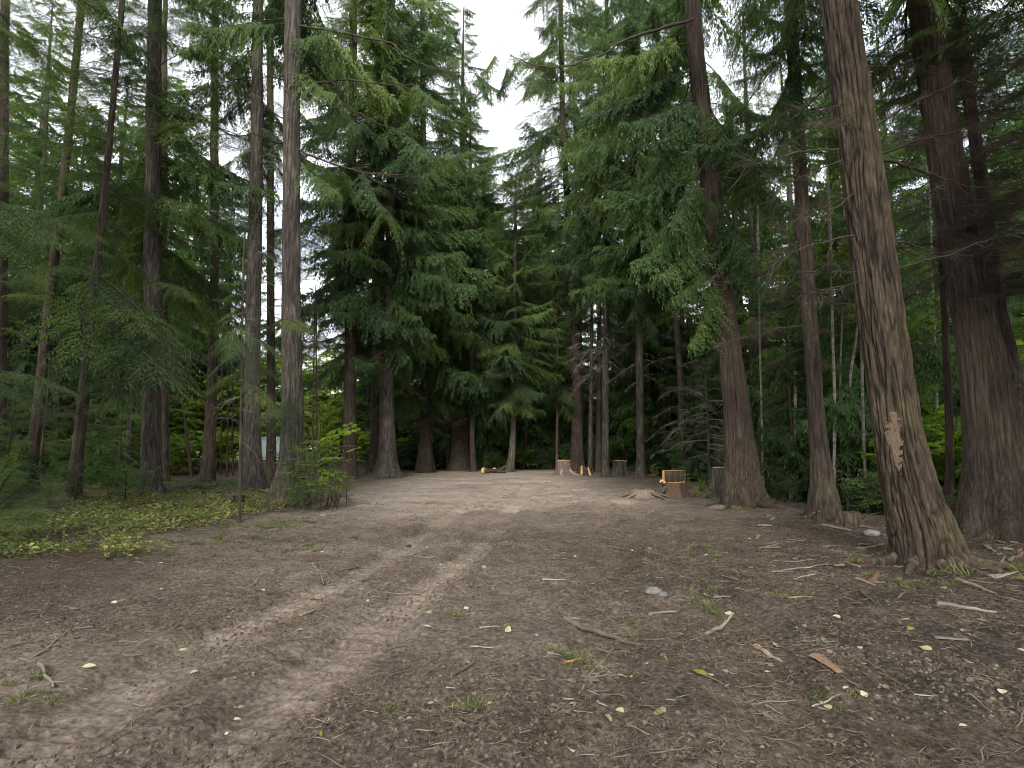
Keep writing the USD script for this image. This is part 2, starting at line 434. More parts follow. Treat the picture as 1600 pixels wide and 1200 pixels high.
pv.CreatePrimvar('sand', Sdf.ValueTypeNames.FloatArray, 'vertex').Set(Vt.FloatArray.FromNumpy(sand.ravel().astype(np.float32)))
pv.CreatePrimvar('floor', Sdf.ValueTypeNames.FloatArray, 'vertex').Set(Vt.FloatArray.FromNumpy(floor.ravel().astype(np.float32)))
tag(g, 'bare brown dirt floor of the forest clearing with faint tyre tracks', 'ground', kind='structure')


def hz(x, y):
    return float(height(np.array([float(x)]), np.array([float(y)]))[0])


# gravel road on the bank at the left
rx = np.linspace(-60, -9.5, 60)
ry = np.linspace(38.6, 42.5, 8)
RX, RY = np.meshgrid(rx, ry)
RZ = height(RX, RY) + 0.03
RZ[0] -= .12; RZ[-1] -= .12
n0 = len(rx)
i, j = np.meshgrid(np.arange(len(ry) - 1), np.arange(n0 - 1), indexing='ij')
a0 = (i * n0 + j).ravel()
road = usdkit.mesh(stage, '/World/gravel_road', (np.stack([RX.ravel(), RY.ravel(), RZ.ravel()], 1), np.vstack([np.stack([a0, a0 + 1, a0 + n0 + 1], 1), np.stack([a0, a0 + n0 + 1, a0 + n0], 1)])), MAT['gravel'], smooth=True)
tag(road, 'pale gravel road on the low bank behind the left trees', 'road', kind='structure')


# ------------------------------------------------------------------ branch shapes shared by the crowns
def bough_arrays(kind, seed, L=3.0, far=False):
    """(wood, leaves): a live bough of length L along +x. kind cedar hangs in sprays, hemlock is flat and feathery"""
    r = np.random.default_rng(seed)
    t = np.linspace(0, 1, 15)
    wob = 0.03 * L * np.cumsum(r.normal(size=15)) / 6
    if kind == 'cedar':
        z = L * (0.05 * t - 0.36 * t ** 1.7 + 0.20 * t ** 4)
    else:
        z = L * (0.06 * t - 0.20 * t ** 2.0)
    ax = np.stack([L * t * .96, wob * t, z], 1)
    wood = [tube(ax, 0.017 * L / 3 * (1 - t) + 0.004, 4, False)]
    T = np.gradient(ax, axis=0); T /= np.linalg.norm(T, axis=1)[:, None]
    ns = int((15 if far else 27) * (L / 3) ** .5)
    dr, bare, ln = r.uniform(.55, 1.45), r.uniform(.06, .34), r.uniform(.8, 1.2)
    P, D, N, LL, WW = [], [], [], [], []
    for k in range(2 * ns):
        tt = bare + (1 - bare) * (k + r.uniform(-.3, .3)) / (2 * ns)
        tt = min(max(tt, .05), .995)
        side = 1 if k % 2 else -1
        p0 = np.array([np.interp(tt, t, ax[:, c]) for c in range(3)])
        T0 = np.array([np.interp(tt, t, T[:, c]) for c in range(3)])
        B = np.cross([0, 0, 1.0], T0); B /= np.linalg.norm(B)
        ang = math.radians(r.uniform(46, 68)) * (1 - .45 * tt)
        if kind == 'cedar':
            l = L * 0.25 * (0.45 + math.sin(PI * min(tt, .92)) * .75) * r.uniform(.6, 1.25)
            droop = r.uniform(.45, 1.1) * dr; l *= ln
        else:
            l = L * 0.34 * (0.30 + .9 * math.sin(PI * (0.15 + .8 * tt))) * (1 - .35 * tt) * r.uniform(.6, 1.2)
            droop = r.uniform(.10, .42) * dr; l *= ln
        if r.random() < .10:
            continue
        d = math.cos(ang) * T0 + side * math.sin(ang) * B + np.array([0, 0, r.uniform(-.25, .12)])
        d /= np.linalg.norm(d)
        u = np.linspace(0, 1, 6)
        sp = p0 + d * (l * u)[:, None]
        sp[:, 2] -= droop * l * u ** 1.8
        if not far:
            wood.append(tube(sp[[0, 2, 5]], np.array([.0055, .004, .002]), 3, False))
        st = np.gradient(sp, axis=0); st /= np.linalg.norm(st, axis=1)[:, None]
        m = max(3, int(l / (0.10 if far else 0.052)))
        uu = (np.arange(2 * m) + r.uniform(0, 1, 2 * m)) / (2 * m)
        uu = np.clip(uu * 1.0 + .02, 0, 1)
        sd = np.where(np.arange(2 * m) % 2, 1.0, -1.0)
        p = np.stack([np.interp(uu, u, sp[:, c]) for c in range(3)], 1)
        tg = np.stack([np.interp(uu, u, st[:, c]) for c in range(3)], 1)
        nrm = np.cross(tg, np.cross([0, 0, 1.0], tg) + 1e-6)
        nrm = np.array([0, 0, 1.0]) + (r.normal(size=(2 * m, 3)) * (.55 if kind == 'cedar' else .28))
        if kind == 'cedar':
            nrm = nrm + side * B * 0.6
        bb = np.cross(nrm, tg); bb /= np.linalg.norm(bb, axis=1)[:, None]
        a = np.radians(r.uniform(30, 58, 2 * m))
        dd = np.cos(a)[:, None] * tg + (sd * np.sin(a))[:, None] * bb
        dd[:, 2] -= r.uniform(.1, .75, 2 * m) if kind == 'cedar' else r.uniform(-.05, .3, 2 * m)
        if kind == 'cedar':
            ll = r.uniform(.085, .19, 2 * m) * (1.15 - .5 * uu); ww = ll * r.uniform(.22, .36, 2 * m)
        else:
            ll = r.uniform(.060, .125, 2 * m) * (1.2 - .6 * uu); ww = ll * r.uniform(.12, .22, 2 * m)
        if far:
            ll = ll * 1.75; ww = ww * 2.2
        P.append(p); D.append(dd); N.append(nrm); LL.append(ll); WW.append(ww)
    lv = diamonds(np.vstack(P), np.vstack(D), np.vstack(N), np.concatenate(LL), np.concatenate(WW), bend=.12)
    return join(wood), lv


def dead_arrays(seed, L=2.4, fine=1.0, sag=0.3):
    """a bare bough with side twigs"""
    r = np.random.default_rng(seed)
    t = np.linspace(0, 1, 10)
    ax = np.stack([L * t, .05 * L * np.cumsum(r.normal(size=10)) / 4 * t, L * (.05 * t - sag * t ** 2) + .02 * L * r.normal(size=10) * t], 1)
    ms = [tube(ax, .012 * (1 - t) + .003, 4, False)]
    for k in range(int(16 * fine)):
        tt = r.uniform(.15, .97)
        p0 = np.array([np.interp(tt, t, ax[:, c]) for c in range(3)])
        side = r.choice([-1, 1])
        l = L * r.uniform(.12, .36) * (1.1 - .6 * tt)
        a = math.radians(r.uniform(30, 70))
        d = np.array([math.cos(a), side * math.sin(a), r.uniform(-.35, .2)])
        u = np.linspace(0, 1, 5)
        sp = p0 + d * (l * u)[:, None] + np.cumsum(r.normal(size=(5, 3)), 0) * l * .03
        sp[:, 2] -= sag * l * u ** 2 * r.uniform(.5, 2)
        ms.append(tube(sp, .0045 * (1 - u) + .0018, 3, False))
        for q in range(int(r.integers(3, 8) * fine)):
            w = r.uniform(.15, 1)
            p1 = np.array([np.interp(w, u, sp[:, c]) for c in range(3)])
            d1 = d + r.normal(size=3) * .6; d1[2] -= .2
            e = p1 + d1 * l * r.uniform(.12, .42)
            mid = (p1 + e) / 2 + r.normal(size=3) * l * .02
            ms.append(tube(np.stack([p1, mid, e]), np.array([.0026, .002, .0012]), 3, False))
    return join(ms)


MAPLE = np.array([(0, .0), (.05, .20), (.02, .46), (.26, .34), (.42, .62), (.52, .30), (.72, .34), (1.0, 0), (.72, -.34), (.52, -.30), (.42, -.62), (.26, -.34), (.02, -.46), (.05, -.20)])
OVATE = np.array([(0, 0), (.22, .24), (.5, .30), (.78, .17), (1.0, 0), (.78, -.17), (.5, -.30), (.22, -.24)])


def leafy_arrays(seed, L=1.3, shape=OVATE, size=.085, per=22):
    """a leafy broadleaf branch along +x in flat layers"""
    r = np.random.default_rng(seed)
    t = np.linspace(0, 1, 8)
    ax = np.stack([L * t, .06 * L * np.cumsum(r.normal(size=8)) / 4 * t, L * (.10 * t - .16 * t ** 2)], 1)
    ms = [tube(ax, .007 * (1 - t) + .002, 4, False)]
    P, D = [], []
    for k in range(13):
        tt = .1 + .9 * k / 13
        p0 = np.array([np.interp(tt, t, ax[:, c]) for c in range(3)])
        side = 1 if k % 2 else -1
        l = L * r.uniform(.22, .42) * (1.1 - .5 * tt)
        a = math.radians(r.uniform(35, 65))
        d = np.array([math.cos(a), side * math.sin(a), r.uniform(-.15, .15)])
        u = np.linspace(0, 1, 4)
        sp = p0 + d * (l * u)[:, None]; sp[:, 2] -= .2 * l * u ** 2
        ms.append(tube(sp, .003 * (1 - u) + .001, 3, False))
        n = max(3, int(per * l / L))
        w = r.uniform(.1, 1, n)
        P.append(np.stack([np.interp(w, u, sp[:, c]) for c in range(3)], 1) + r.normal(size=(n, 3)) * .012)
        az = r.uniform(-1.3, 1.3, n) + math.atan2(d[1], d[0])
        D.append(np.stack([np.cos(az), np.sin(az), r.uniform(-.7, .05, n)], 1))
    P, D = np.vstack(P), np.vstack(D)
    N = np.array([0, 0, 1.0]) + r.normal(size=P.shape) * .28
    return join(ms), ngon_leaf(shape, P, D, N, size * r.uniform(.55, 1.25, len(P)))


# the first instancer (loose forest litter) also holds the shapes that the others share
LITTER = '/World/forest_litter'
UsdGeom.PointInstancer.Define(stage, LITTER)


def proto(name, *pieces):
    path = f'{LITTER}/{name}'
    UsdGeom.Xform.Define(stage, path)
    for k, (mesh, m, sm) in enumerate(pieces):
        usdkit.mesh(stage, f'{path}/piece_{k}', mesh, MAT[m], smooth=sm)
    PROTO[name] = path


NC = 8
for k in range(NC):
    w, l = bough_arrays('cedar', 100 + k); proto(f'cedar_{k}', (w, 'twig_wood', True), (l, 'cedar_leaf', False))
    w, l = bough_arrays('hemlock', 200 + k); proto(f'hemlock_{k}', (w, 'twig_wood', True), (l, 'hemlock_leaf', False))
for k in range(4):
    proto(f'dead_{k}', (dead_arrays(300 + k, 2.4, 1.0, .38), 'dead_grey', True))
    proto(f'brown_{k}', (dead_arrays(320 + k, 2.4, 2.1, .16), 'dead_brown', True))
    w, l = leafy_arrays(340 + k, 1.3, OVATE, .095); proto(f'leafy_{k}', (w, 'twig_wood', True), (l, 'shrub_leaf', False))
    w, l = leafy_arrays(360 + k, 1.5, MAPLE, .135, 26); proto(f'maple_{k}', (w, 'twig_wood', True), (l, 'shrub_leaf', False))
    w, l = leafy_arrays(380 + k, 1.2, OVATE, .085, 26); proto(f'under_{k}', (w, 'twig_wood', True), (l, 'under_leaf', False))
NAMES = list(PROTO)
LEN = {n: (3.0 if n[:5] in ('cedar', 'hemlo') else 2.4 if n[:4] in ('dead', 'brow') else 1.3 if n[:5] == 'leafy' else 1.5 if n[:5] == 'maple' else 1.2) for n in NAMES}


def pick(kind, r):
    ks = [i for i, n in enumerate(NAMES) if n.startswith(kind + '_')]
    return ks[int(r.integers(len(ks)))]


# ------------------------------------------------------------------ trunks
RIDGE = {}


def trunk_mesh(path, rad, nseg=24, step=.35, flare=(.6, .5, 5), bark=None, seed=0, zfine=1e9, cstep=1.0):
    """path (k x 3) rising points, rad radii. flare (amount, height, lobes). bark (depth, freq around, freq along, sharp)"""
    path = np.asarray(path, float); rad = np.asarray(rad, float)
    C = cat_rom(np.c_[path, rad], 12)
    s = np.r_[0, np.cumsum(np.linalg.norm(np.diff(C[:, :3], axis=0), axis=1))]
    zz = C[:, 2] - C[0, 2]
    sf = np.interp(min(zfine, zz[-1]), zz, s)
    q = np.r_[np.arange(0, sf, step), np.arange(sf, s[-1], cstep), s[-1]]
    c = np.stack([np.interp(q, s, C[:, k]) for k in range(4)], 1)
    th = np.arange(nseg) / nseg * 2 * PI
    R = c[:, 3][:, None] * np.ones(nseg)
    h = (c[:, 2] - path[0, 2] - .25)[:, None].clip(0)
    am, fh, lobes = flare
    rr = np.random.default_rng(seed)
    ph = rr.uniform(0, 2 * PI, 4)
    lob = .5 + .5 * np.cos(lobes * th + ph[0] + .8 * np.sin(th + ph[1]))
    lob = .35 + .9 * lob ** 1.6 * (.6 + .4 * np.cos(th + ph[2]))
    R = R * (1 + am * np.exp(-h / fh) * lob[None] + .2 * am * np.exp(-h / (fh * 3)))
    R = R * (1 + .025 * np.cos(3 * th + ph[3] + .25 * q[:, None]) + .025 * np.cos(5 * th + ph[1] - .2 * q[:, None]))
    cs, sn = np.cos(th)[None], np.sin(th)[None]
    if bark:
        dep, fu, fv, sharp = bark
        Q = np.stack([R * cs * fu, R * sn * fu, (q[:, None] + 0 * R) * fv], -1)
        wv = noise(Q * np.array([.35, .35, .6]) + 7, seed + 3) - .5
        n = noise(Q + wv[..., None] * np.array([2.2, 2.2, 1.2]), seed) - .5
        n2 = noise(Q * np.array([2.1, 2.1, 2.6]) + 31, seed + 1) - .5
        rid = np.clip(np.abs(n) * 2 * sharp, 0, 1) * .8 + np.clip(np.abs(n2) * 2.2 * sharp, 0, 1) * .3
        R = R + dep * (rid - .7)
        RIDGE['last'] = np.r_[np.clip(rid, 0, 1.2).ravel(), 1.0]
    V = np.stack([c[:, 0][:, None] + R * cs, c[:, 1][:, None] + R * sn, c[:, 2][:, None] + 0 * R], -1).reshape(-1, 3)
    k = len(q)
    i, j = np.meshgrid(np.arange(k - 1), np.arange(nseg), indexing='ij')
    a0, a1 = (i * nseg + j).ravel(), (i * nseg + (j + 1) % nseg).ravel()
    f = np.vstack([np.stack([a0, a1, a1 + nseg], 1), np.stack([a0, a1 + nseg, a0 + nseg], 1)])
    V = np.vstack([V, c[-1, :3]])
    jj = np.arange(nseg)
    f = np.vstack([f, np.stack([(k - 1) * nseg + jj, (k - 1) * nseg + (jj + 1) % nseg, np.full(nseg, len(V) - 1)], 1)])
    return V, f


TREES = []


class Tree:
    """a tree measured from the picture: pts = [(px, py, width px)...] from the base up, at world depth Y"""

    def __init__(self, name, label, pts, Y=None, H=26, mat='bark_grey', group=None, seed=0, nseg=22, step=.3, flare=(.55, .5, 5), bark=(.012, 9, .8, 2.0), lean=0.0, cat='tree', base=None):
        self.r = np.random.default_rng(seed + 1000)
        if Y is None:
            Y = float(on_ground(pts[0][0], pts[0][1])[1])
        self.Y = Y
        if len(pts) > 1 and pts[0][2] > 1.25 * pts[1][2]:
            pts = [(pts[0][0], pts[0][1], pts[0][2] * .55 + pts[1][2] * .3)] + list(pts[1:])
        path, rad = [], []
        for px, py, w in pts:
            p = at(px, py, Y)
            p[1] += lean * max(p[2], 0)
            path.append(p); rad.append(.97 / math.sqrt(1 + ((px - 800) / F) ** 2) * w / 2 / F * (Y * CP + (p[2] - CAM_H) * SP))
        b = path[0].copy()
        b[2] = hz(b[0], b[1]) if base is None else base
        path[0] = b
        d = path[-1] - path[0]
        d = d / d[2]
        lo = b - np.array([d[0], d[1], 1]) * .25
        d2 = (path[-1] - path[-2]) / max(path[-1][2] - path[-2][2], .3)
        d2 = .5 * d + .5 * d2
        z = path[-1][2]
        rt = rad[-1]
        if z < H - .5:
            for k in range(1, 6):
                u = k / 5
                p = path[-1] if k == 1 else p
                q = path[len(pts) - 1] + np.array([d2[0] * .6, d2[1] * .6, 1]) * (H - z) * u
                path.append(q); rad.append(max(.02, rt * (1 - u) + .02))
        self.path = np.vstack([lo] + path); self.rad = np.r_[rad[0], rad]
        self.H = self.path[-1][2]
        self.origin = b
        self.mat = mat if mat != 'bark_furrow' else 'bark_brown'
        self.x = thing(name, label, cat, b, group)
        zf = 1.5 + Y * .95
        m = trunk_mesh(self.path, self.rad, nseg, step, flare, bark, seed, zfine=zf)
        tp = part(self.x, 'trunk', m, mat, True, b)
        if mat == 'bark_furrow':
            UsdGeom.PrimvarsAPI(tp).CreatePrimvar('ridge', Sdf.ValueTypeNames.FloatArray, 'vertex').Set(Vt.FloatArray.FromNumpy(RIDGE['last'].astype(np.float32)))
        self.inst = []
        self.dead = []
        if self.rad[1] > .1:
            TREES.append((b, self.rad[1] * 1.1))

    def roots(self, n, spread, r0, seed=0, a0=0.0, a1=2 * PI):
        rr = np.random.default_rng(seed)
        b = self.origin
        R = self.rad[1]
        for k in range(n):
            a = a0 + (a1 - a0) * (k + rr.uniform(.1, .9)) / n
            d = np.array([math.cos(a), math.sin(a)]); e = np.array([-d[1], d[0]]) * rr.normal() * .25
            L = spread * rr.uniform(.6, 1.2)
            q = [np.r_[b[:2] + d * R * .55, b[2] + .22]]
            for f in (.25, .5, .75, 1.0):
                xy = b[:2] + d * (R * .8 + L * f) + e * f * f * L
                q.append(np.r_[xy, hz(*xy) + r0 * (.75, .35, -.1, -.9)[int(f * 4) - 1]])
            c = cat_rom(np.array(q), 6)
            u = np.linspace(0, 1, len(c))
            part(self.x, 'root', tube(c, r0 * (1.15 - .85 * u) * (1 + .08 * rr.normal(size=len(c))), 9), self.mat, True, b)
        return self

    def pos(self, z):
        z = np.asarray(z, float)
        return np.stack([np.interp(z, self.path[:, 2], self.path[:, 0]), np.interp(z, self.path[:, 2], self.path[:, 1]), z], -1)

    def crown(self, z0, n, Lmax, kind='cedar', z1=None, avoid=0, zav=99, tilt=(-14, 28), ramp=4, into=None, pw=.55, lmin=.25, azc=None, azw=PI, dens=1.4):
        """n boughs between z0 and the top; avoid: half angle (deg) kept free towards the camera below zav"""
        r = self.r
        if 'cedar' in kind or 'hemlock' in kind:
            n, Lmax = int(n * (dens if self.H > 12 else 1)), Lmax * (1.2 if self.H > 12 else 1)
        z1 = z1 or self.H - .2
        b0 = self.origin[2]
        u = (np.arange(n) + r.uniform(0, 1, n)) / n
        z = b0 + z0 + (z1 - b0 - z0) * u ** 1.05
        kinds = kind.split('+')
        for k in range(n):
            f = (z[k] - b0 - z0) / max(z1 - b0 - z0, .1)
            L = Lmax * max(lmin, (1 - f) ** pw) * min(1, .55 + ramp * f) * r.uniform(.6, 1.15)
            az = r.uniform(0, 2 * PI) if azc is None else azc + r.uniform(-azw, azw)
            if avoid and z[k] < zav and abs((az + PI / 2 + PI) % (2 * PI) - PI) < math.radians(avoid):
                az = az + PI
            kd = kinds[int(r.integers(len(kinds)))]
            tl = math.radians(tilt[0] + (tilt[1] - tilt[0]) * f + r.normal() * 9)
            i = pick(kd, r)
            (self.dead if kd in ('dead', 'brown') else self.inst).append((self.pos(z[k]), az, tl, r.uniform(-.35, .35), L / LEN[NAMES[i]], i))
        return self

    def boughs(self, rows, kind='hemlock'):
        """single boughs seen in the picture: (px0, py0, px1, py1, depth offset of base, depth offset of tip)"""
        r = self.r
        for x0, y0, x1, y1, d0, d1 in rows:
            a, b = at(x0, y0, self.Y + d0), at(x1, y1, self.Y + d1)
            v = b - a
            L = np.linalg.norm(v)
            i = pick(kind, r)
            sag = .16 if kind in ('cedar', 'hemlock') else .2 if kind in ('dead', 'brown') else .05
            (self.dead if kind in ('dead', 'brown') else self.inst).append((a, math.atan2(v[1], v[0]), math.asin(v[2] / L) + sag, r.uniform(-.2, .2), L * 1.03 / LEN[NAMES[i]], i))
        return self

    def limb(self, pix, r0=.03, d=0.0, d2=0.0, mat='twig_wood', twigs=8):
        """a bare limb drawn through pixels, at the trunk's depth + d (base) to + d2 (tip)"""
        n = len(pix)
        pts = np.array([at(px, py, self.Y + d + (d2 - d) * k / max(1, n - 1)) for k, (px, py) in enumerate(pix)])
        c = cat_rom(pts, 6)
        u = np.linspace(0, 1, len(c))
        wob = np.cumsum(self.r.normal(size=c.shape), 0); wob -= wob[0] + (wob[-1] - wob[0]) * u[:, None]
        c = c + wob * .012
        ms = [tube(c, r0 * .68 * (1 - .85 * u) * (1 + .12 * self.r.normal(size=len(c))), 6)]
        l = np.linalg.norm(np.diff(c, axis=0), axis=1).sum()
        r = self.r
        for k in range(twigs * 2):
            w = r.uniform(.15, .98)
            p = np.array([np.interp(w, u, c[:, q]) for q in range(3)])
            dd = (c[-1] - c[0]) / l + r.normal(size=3) * .75
            e = p + dd * l * r.uniform(.05, .16)
            mid = (p + e) / 2 + r.normal(size=3) * .03
            ms.append(tube(np.stack([p, mid, e]), np.array([.007, .005, .002]), 4))
            for q in range(3):
                p1 = p + (e - p) * r.uniform(.3, .9)
                ms.append(tube(np.stack([p1, p1 + r.normal(size=3) * .12 + dd * .1]), np.array([.003, .001]), 3))
        part(self.x, 'limb', join(ms), mat, True, self.origin)
        return self

    def done(self):
        for rows, nm in ((self.inst, 'crown'), (self.dead, 'dead_branches')):
            if rows:
                P = np.array([a[0] for a in rows]) - self.origin
                q = quat_zy([a[1] for a in rows], [a[2] for a in rows], [a[3] for a in rows])
                instancer(str(self.x.GetPath()) + '/' + nm, P, q, np.array([a[4] for a in rows]), [a[5] for a in rows], NAMES)
        return self


# ------------------------------------------------------------------ left side trees
t = Tree('fir_tree', 'reddish fir trunk cut by the left edge of the picture', [(-4, 757, 26), (0, 600, 22), (4, 300, 20), (6, 60, 18)], H=27, mat='bark_red', seed=1)
t.crown(6.5, 60, 3.2, 'hemlock', avoid=35, zav=12).crown(2.5, 22, 1.9, 'brown', z1=9).done()

t = Tree('fir_tree', 'slim leaning brown trunk second from the left edge, tilting right', [(46, 770, 20), (57, 660, 19), (78, 465, 17), (100, 280, 15), (122, 60, 13)], H=24, mat='bark_brown', seed=2)
t.crown(7.5, 55, 2.8, 'hemlock', avoid=30, zav=11).crown(2.2, 22, 1.8, 'brown', z1=8)
t.boughs([(76, 470, 8, 462, -.5, -2.5)], 'hemlock').done()

t = Tree('fir_tree', 'thin brown trunk with shaggy bark leaning right over the ground cover', [(112, 782, 24), (122, 700, 21), (137, 560, 19), (150, 430, 14), (165, 287, 12), (186, 60, 10)], H=23, mat='bark_brown', seed=3)
t.boughs([(128, 500, 262, 600, 0, -3.5), (135, 470, 215, 520, .3, -3), (140, 440, 250, 560, .2, -2), (128, 500, 30, 440, 0, -2), (140, 430, 60, 425, 0, -3),
          (132, 520, 190, 640, 0, -3), (150, 430, 290, 600, .3, -2.4), (120, 470, 120, 560, 0, -4), (150, 440, 195, 610, .2, -2.6), (130, 480, 225, 590, 0, -2.9)], 'hemlock')
t.crown(7.5, 48, 2.6, 'hemlock', avoid=25, zav=9).crown(2.2, 26, 1.7, 'brown', z1=7.5).done()

t = Tree('cedar_tree', 'stout grey ridged trunk between the leaning trunks and the dark straight one at left', [(236, 772, 46), (236, 740, 34), (237, 650, 32), (239, 460, 31), (240, 250, 27), (241, 60, 24)], H=30, mat='bark_grey', seed=4, nseg=44, step=.16, bark=(.035, 9, 1.0, 1.8), flare=(.5, .35, 5))
t.roots(6, .8, .08, 9)
t.crown(7, 95, 3.7, 'cedar+hemlock', avoid=45, zav=13).crown(3.5, 14, 2, 'brown', z1=9).boughs([(240, 330, 285, 350, -.3, -1.6), (240, 300, 205, 325, -.3, -1.8), (240, 440, 300, 470, -.3, -1.6)], 'hemlock').done()

t = Tree('cedar_tree', 'dark thin trunk close behind the right of the stout grey left trunk', [(257, 752, 15), (257, 460, 13), (257, 60, 10)], Y=24.5, H=25, mat='bark_brown', seed=5)
t.crown(6, 60, 3.2, 'hemlock').done()

t = Tree('fir_tree', 'dark straight trunk leaning slightly right, standing by the mossy strip at left', [(322, 755, 30), (326, 730, 22), (331, 600, 17), (335, 460, 15), (335, 250, 14), (336, 60, 13)], H=29, mat='bark_brown', seed=6, nseg=30, step=.22, bark=(.025, 9, 1, 2))
t.crown(11.5, 48, 2.7, 'hemlock', avoid=50, zav=18).crown(5.5, 20, 2.2, 'dead', z1=15)
t.boughs([(332, 420, 300, 450, 0, -1), (333, 330, 290, 350, 0, 0)], 'hemlock').done()

t = Tree('cedar_tree', 'grey fibrous cedar trunk with a flared foot left of the bush', [(396, 768, 46), (395, 735, 32), (394, 640, 27), (396, 460, 25), (401, 250, 21), (402, 60, 18)], H=30, mat='bark_grey', seed=7, nseg=44, step=.16, bark=(.03, 12, .7, 1.8), flare=(.6, .45, 6))
t.roots(6, .7, .08, 8)
t.crown(12, 55, 3.0, 'cedar', avoid=55, zav=18).crown(6, 22, 2.3, 'dead', z1=15)
t.limb([(401, 80), (388, 92), (367, 105), (364, 130), (378, 150), (395, 160)], .045, 0, -1.2, twigs=5)
t.limb([(400, 205), (370, 212), (335, 195), (300, 180), (270, 175)], .035, 0, -1.5)
t.limb([(398, 225), (360, 215), (320, 240)], .03, 0, -1.0).done()

t = Tree('cedar_tree', 'thin dark trunk seen between the two grey cedars left of the bush', [(424, 745, 16), (423, 460, 13), (422, 60, 11)], Y=27, H=27, mat='bark_brown', seed=8)
t.crown(10, 45, 2.6, 'hemlock', avoid=30, zav=14).crown(5, 14, 2, 'dead', z1=11).done()

t = Tree('cedar_tree', 'tall pale grey cedar trunk rising from the bush left of the track', [(452, 792, 72), (455, 745, 44), (457, 660, 37), (455, 460, 31), (456, 250, 28), (457, 60, 27)], Y=16.0, H=32, mat='bark_grey', seed=9, nseg=60, step=.11, bark=(.032, 13, .7, 1.8), flare=(.75, .45, 6))
t.roots(6, .7, .08, 7)
t.crown(13.2, 60, 3.4, 'cedar', avoid=45, zav=18).crown(7.5, 10, 2.0, 'dead', z1=13)
t.limb([(462, 40), (530, 50), (603, 67), (633, 87), (687, 110), (747, 115)], .05, 0, -1.5, twigs=6)
t.limb([(468, 127), (500, 128), (533, 122), (573, 128), (627, 132), (667, 127), (690, 115)], .05, 0, -1.0, twigs=8)
t.limb([(465, 120), (490, 132), (533, 160), (577, 187), (627, 208), (673, 218), (710, 213)], .04, 0, -2.0, twigs=8)
t.limb([(462, 232), (473, 237), (510, 250), (550, 262), (587, 267), (617, 270), (660, 278)], .055, 0, -.5, twigs=10)
t.limb([(550, 262), (575, 275), (600, 290), (618, 290)], .02, -.2, -.6, twigs=3)
t.limb([(445, 187), (425, 174), (400, 157), (380, 140)], .04, 0, -1.0, twigs=3)
t.limb([(443, 225), (420, 219), (395, 212), (360, 190)], .035, 0, -1.2, twigs=4)
t.limb([(446, 125), (425, 120), (408, 117)], .035, 0, -.6, twigs=3)
t.limb([(441, 250), (420, 262), (395, 290)], .025, 0, -.8, twigs=4)
t.boughs([(466, 110, 520, 150, .3, -1), (466, 250, 520, 300, .3, -1), (560, 262, 600, 330, -.2, -.8), (620, 205, 690, 250, -1.5, -2), (640, 130, 700, 170, -.7, -1), (690, 110, 740, 150, -1.2, -1.7), (735, 112, 785, 145, -1.4, -1.9), (745, 113, 770, 165, -1.4, -1.6), (500, 128, 560, 200, 0, -.6)], 'cedar')
t.boughs([(440, 500, 475, 520, -.4, -2), (445, 640, 400, 660, -.2, -1.7), (452, 620, 440, 690, -.2, -1.9)], 'hemlock').done()

t = Tree('fir_tree', 'straight two-toned reddish trunk behind the bush at the left edge of the track', [(545, 747, 27), (546, 715, 21), (547, 600, 19), (548, 460, 18), (550, 250, 15), (552, 60, 12)], H=37, mat='bark_red', seed=10, nseg=26, step=.25, bark=(.03, 8, 1, 2))
t.crown(5.6, 135, 4.4, 'cedar+hemlock', avoid=35, zav=14).crown(3.5, 14, 2.2, 'brown', z1=9).done()

t = Tree('cedar_tree', 'dim brown trunk half hidden behind the double grey cedar', [(588, 738, 20), (588, 600, 17), (590, 460, 15), (592, 60, 10)], Y=36, H=33, mat='bark_red', seed=11)
t.crown(9, 90, 4.2, 'cedar').done()

t = Tree('cedar_tree', 'big grey cedar with fluted flaring roots at the back left of the clearing', [(609, 745, 30), (608, 720, 24), (607, 640, 18), (608, 540, 15), (610, 300, 13), (612, 60, 10)], H=37, mat='bark_grey', seed=12, nseg=40, step=.2, bark=(.03, 10, .7, 1.8), flare=(.55, .7, 7))
t.roots(9, 1.0, .13, 10)
m2 = trunk_mesh(np.array([at(600, 741, t.Y + .3), at(600, 700, t.Y + .2), at(599, 600, t.Y + .2), at(598, 500, t.Y), at(597, 300, t.Y)]), np.array([.42, .26, .2, .16, .1]), 16, .3, (.5, .5, 4), (.02, 10, .7, 2), 3)
part(t.x, 'trunk', m2, 'bark_red', True, t.origin)
t.crown(4.5, 26, 2.6, 'brown', z1=13).crown(7.2, 160, 4.6, 'cedar', avoid=25, zav=11).crown(6, 12, 2.2, 'dead', z1=10).done()

t = Tree('cedar_tree', 'reddish cedar with a broad skirted base at the back of the clearing', [(663, 738, 30), (664, 715, 22), (665, 640, 15), (664, 500, 12), (662, 300, 10), (660, 60, 8)], H=39, mat='bark_red', seed=13, nseg=32, step=.25, flare=(.6, .8, 7))
t.crown(3, 40, 3.4, 'brown', z1=12).crown(4.6, 170, 4.6, 'cedar').crown(2.5, 14, 2.4, 'brown', z1=6).boughs([(668, 590, 700, 655, -.5, -2), (660, 580, 628, 660, -.4, -2), (670, 560, 715, 630, -.4, -1.6)], 'hemlock').done()

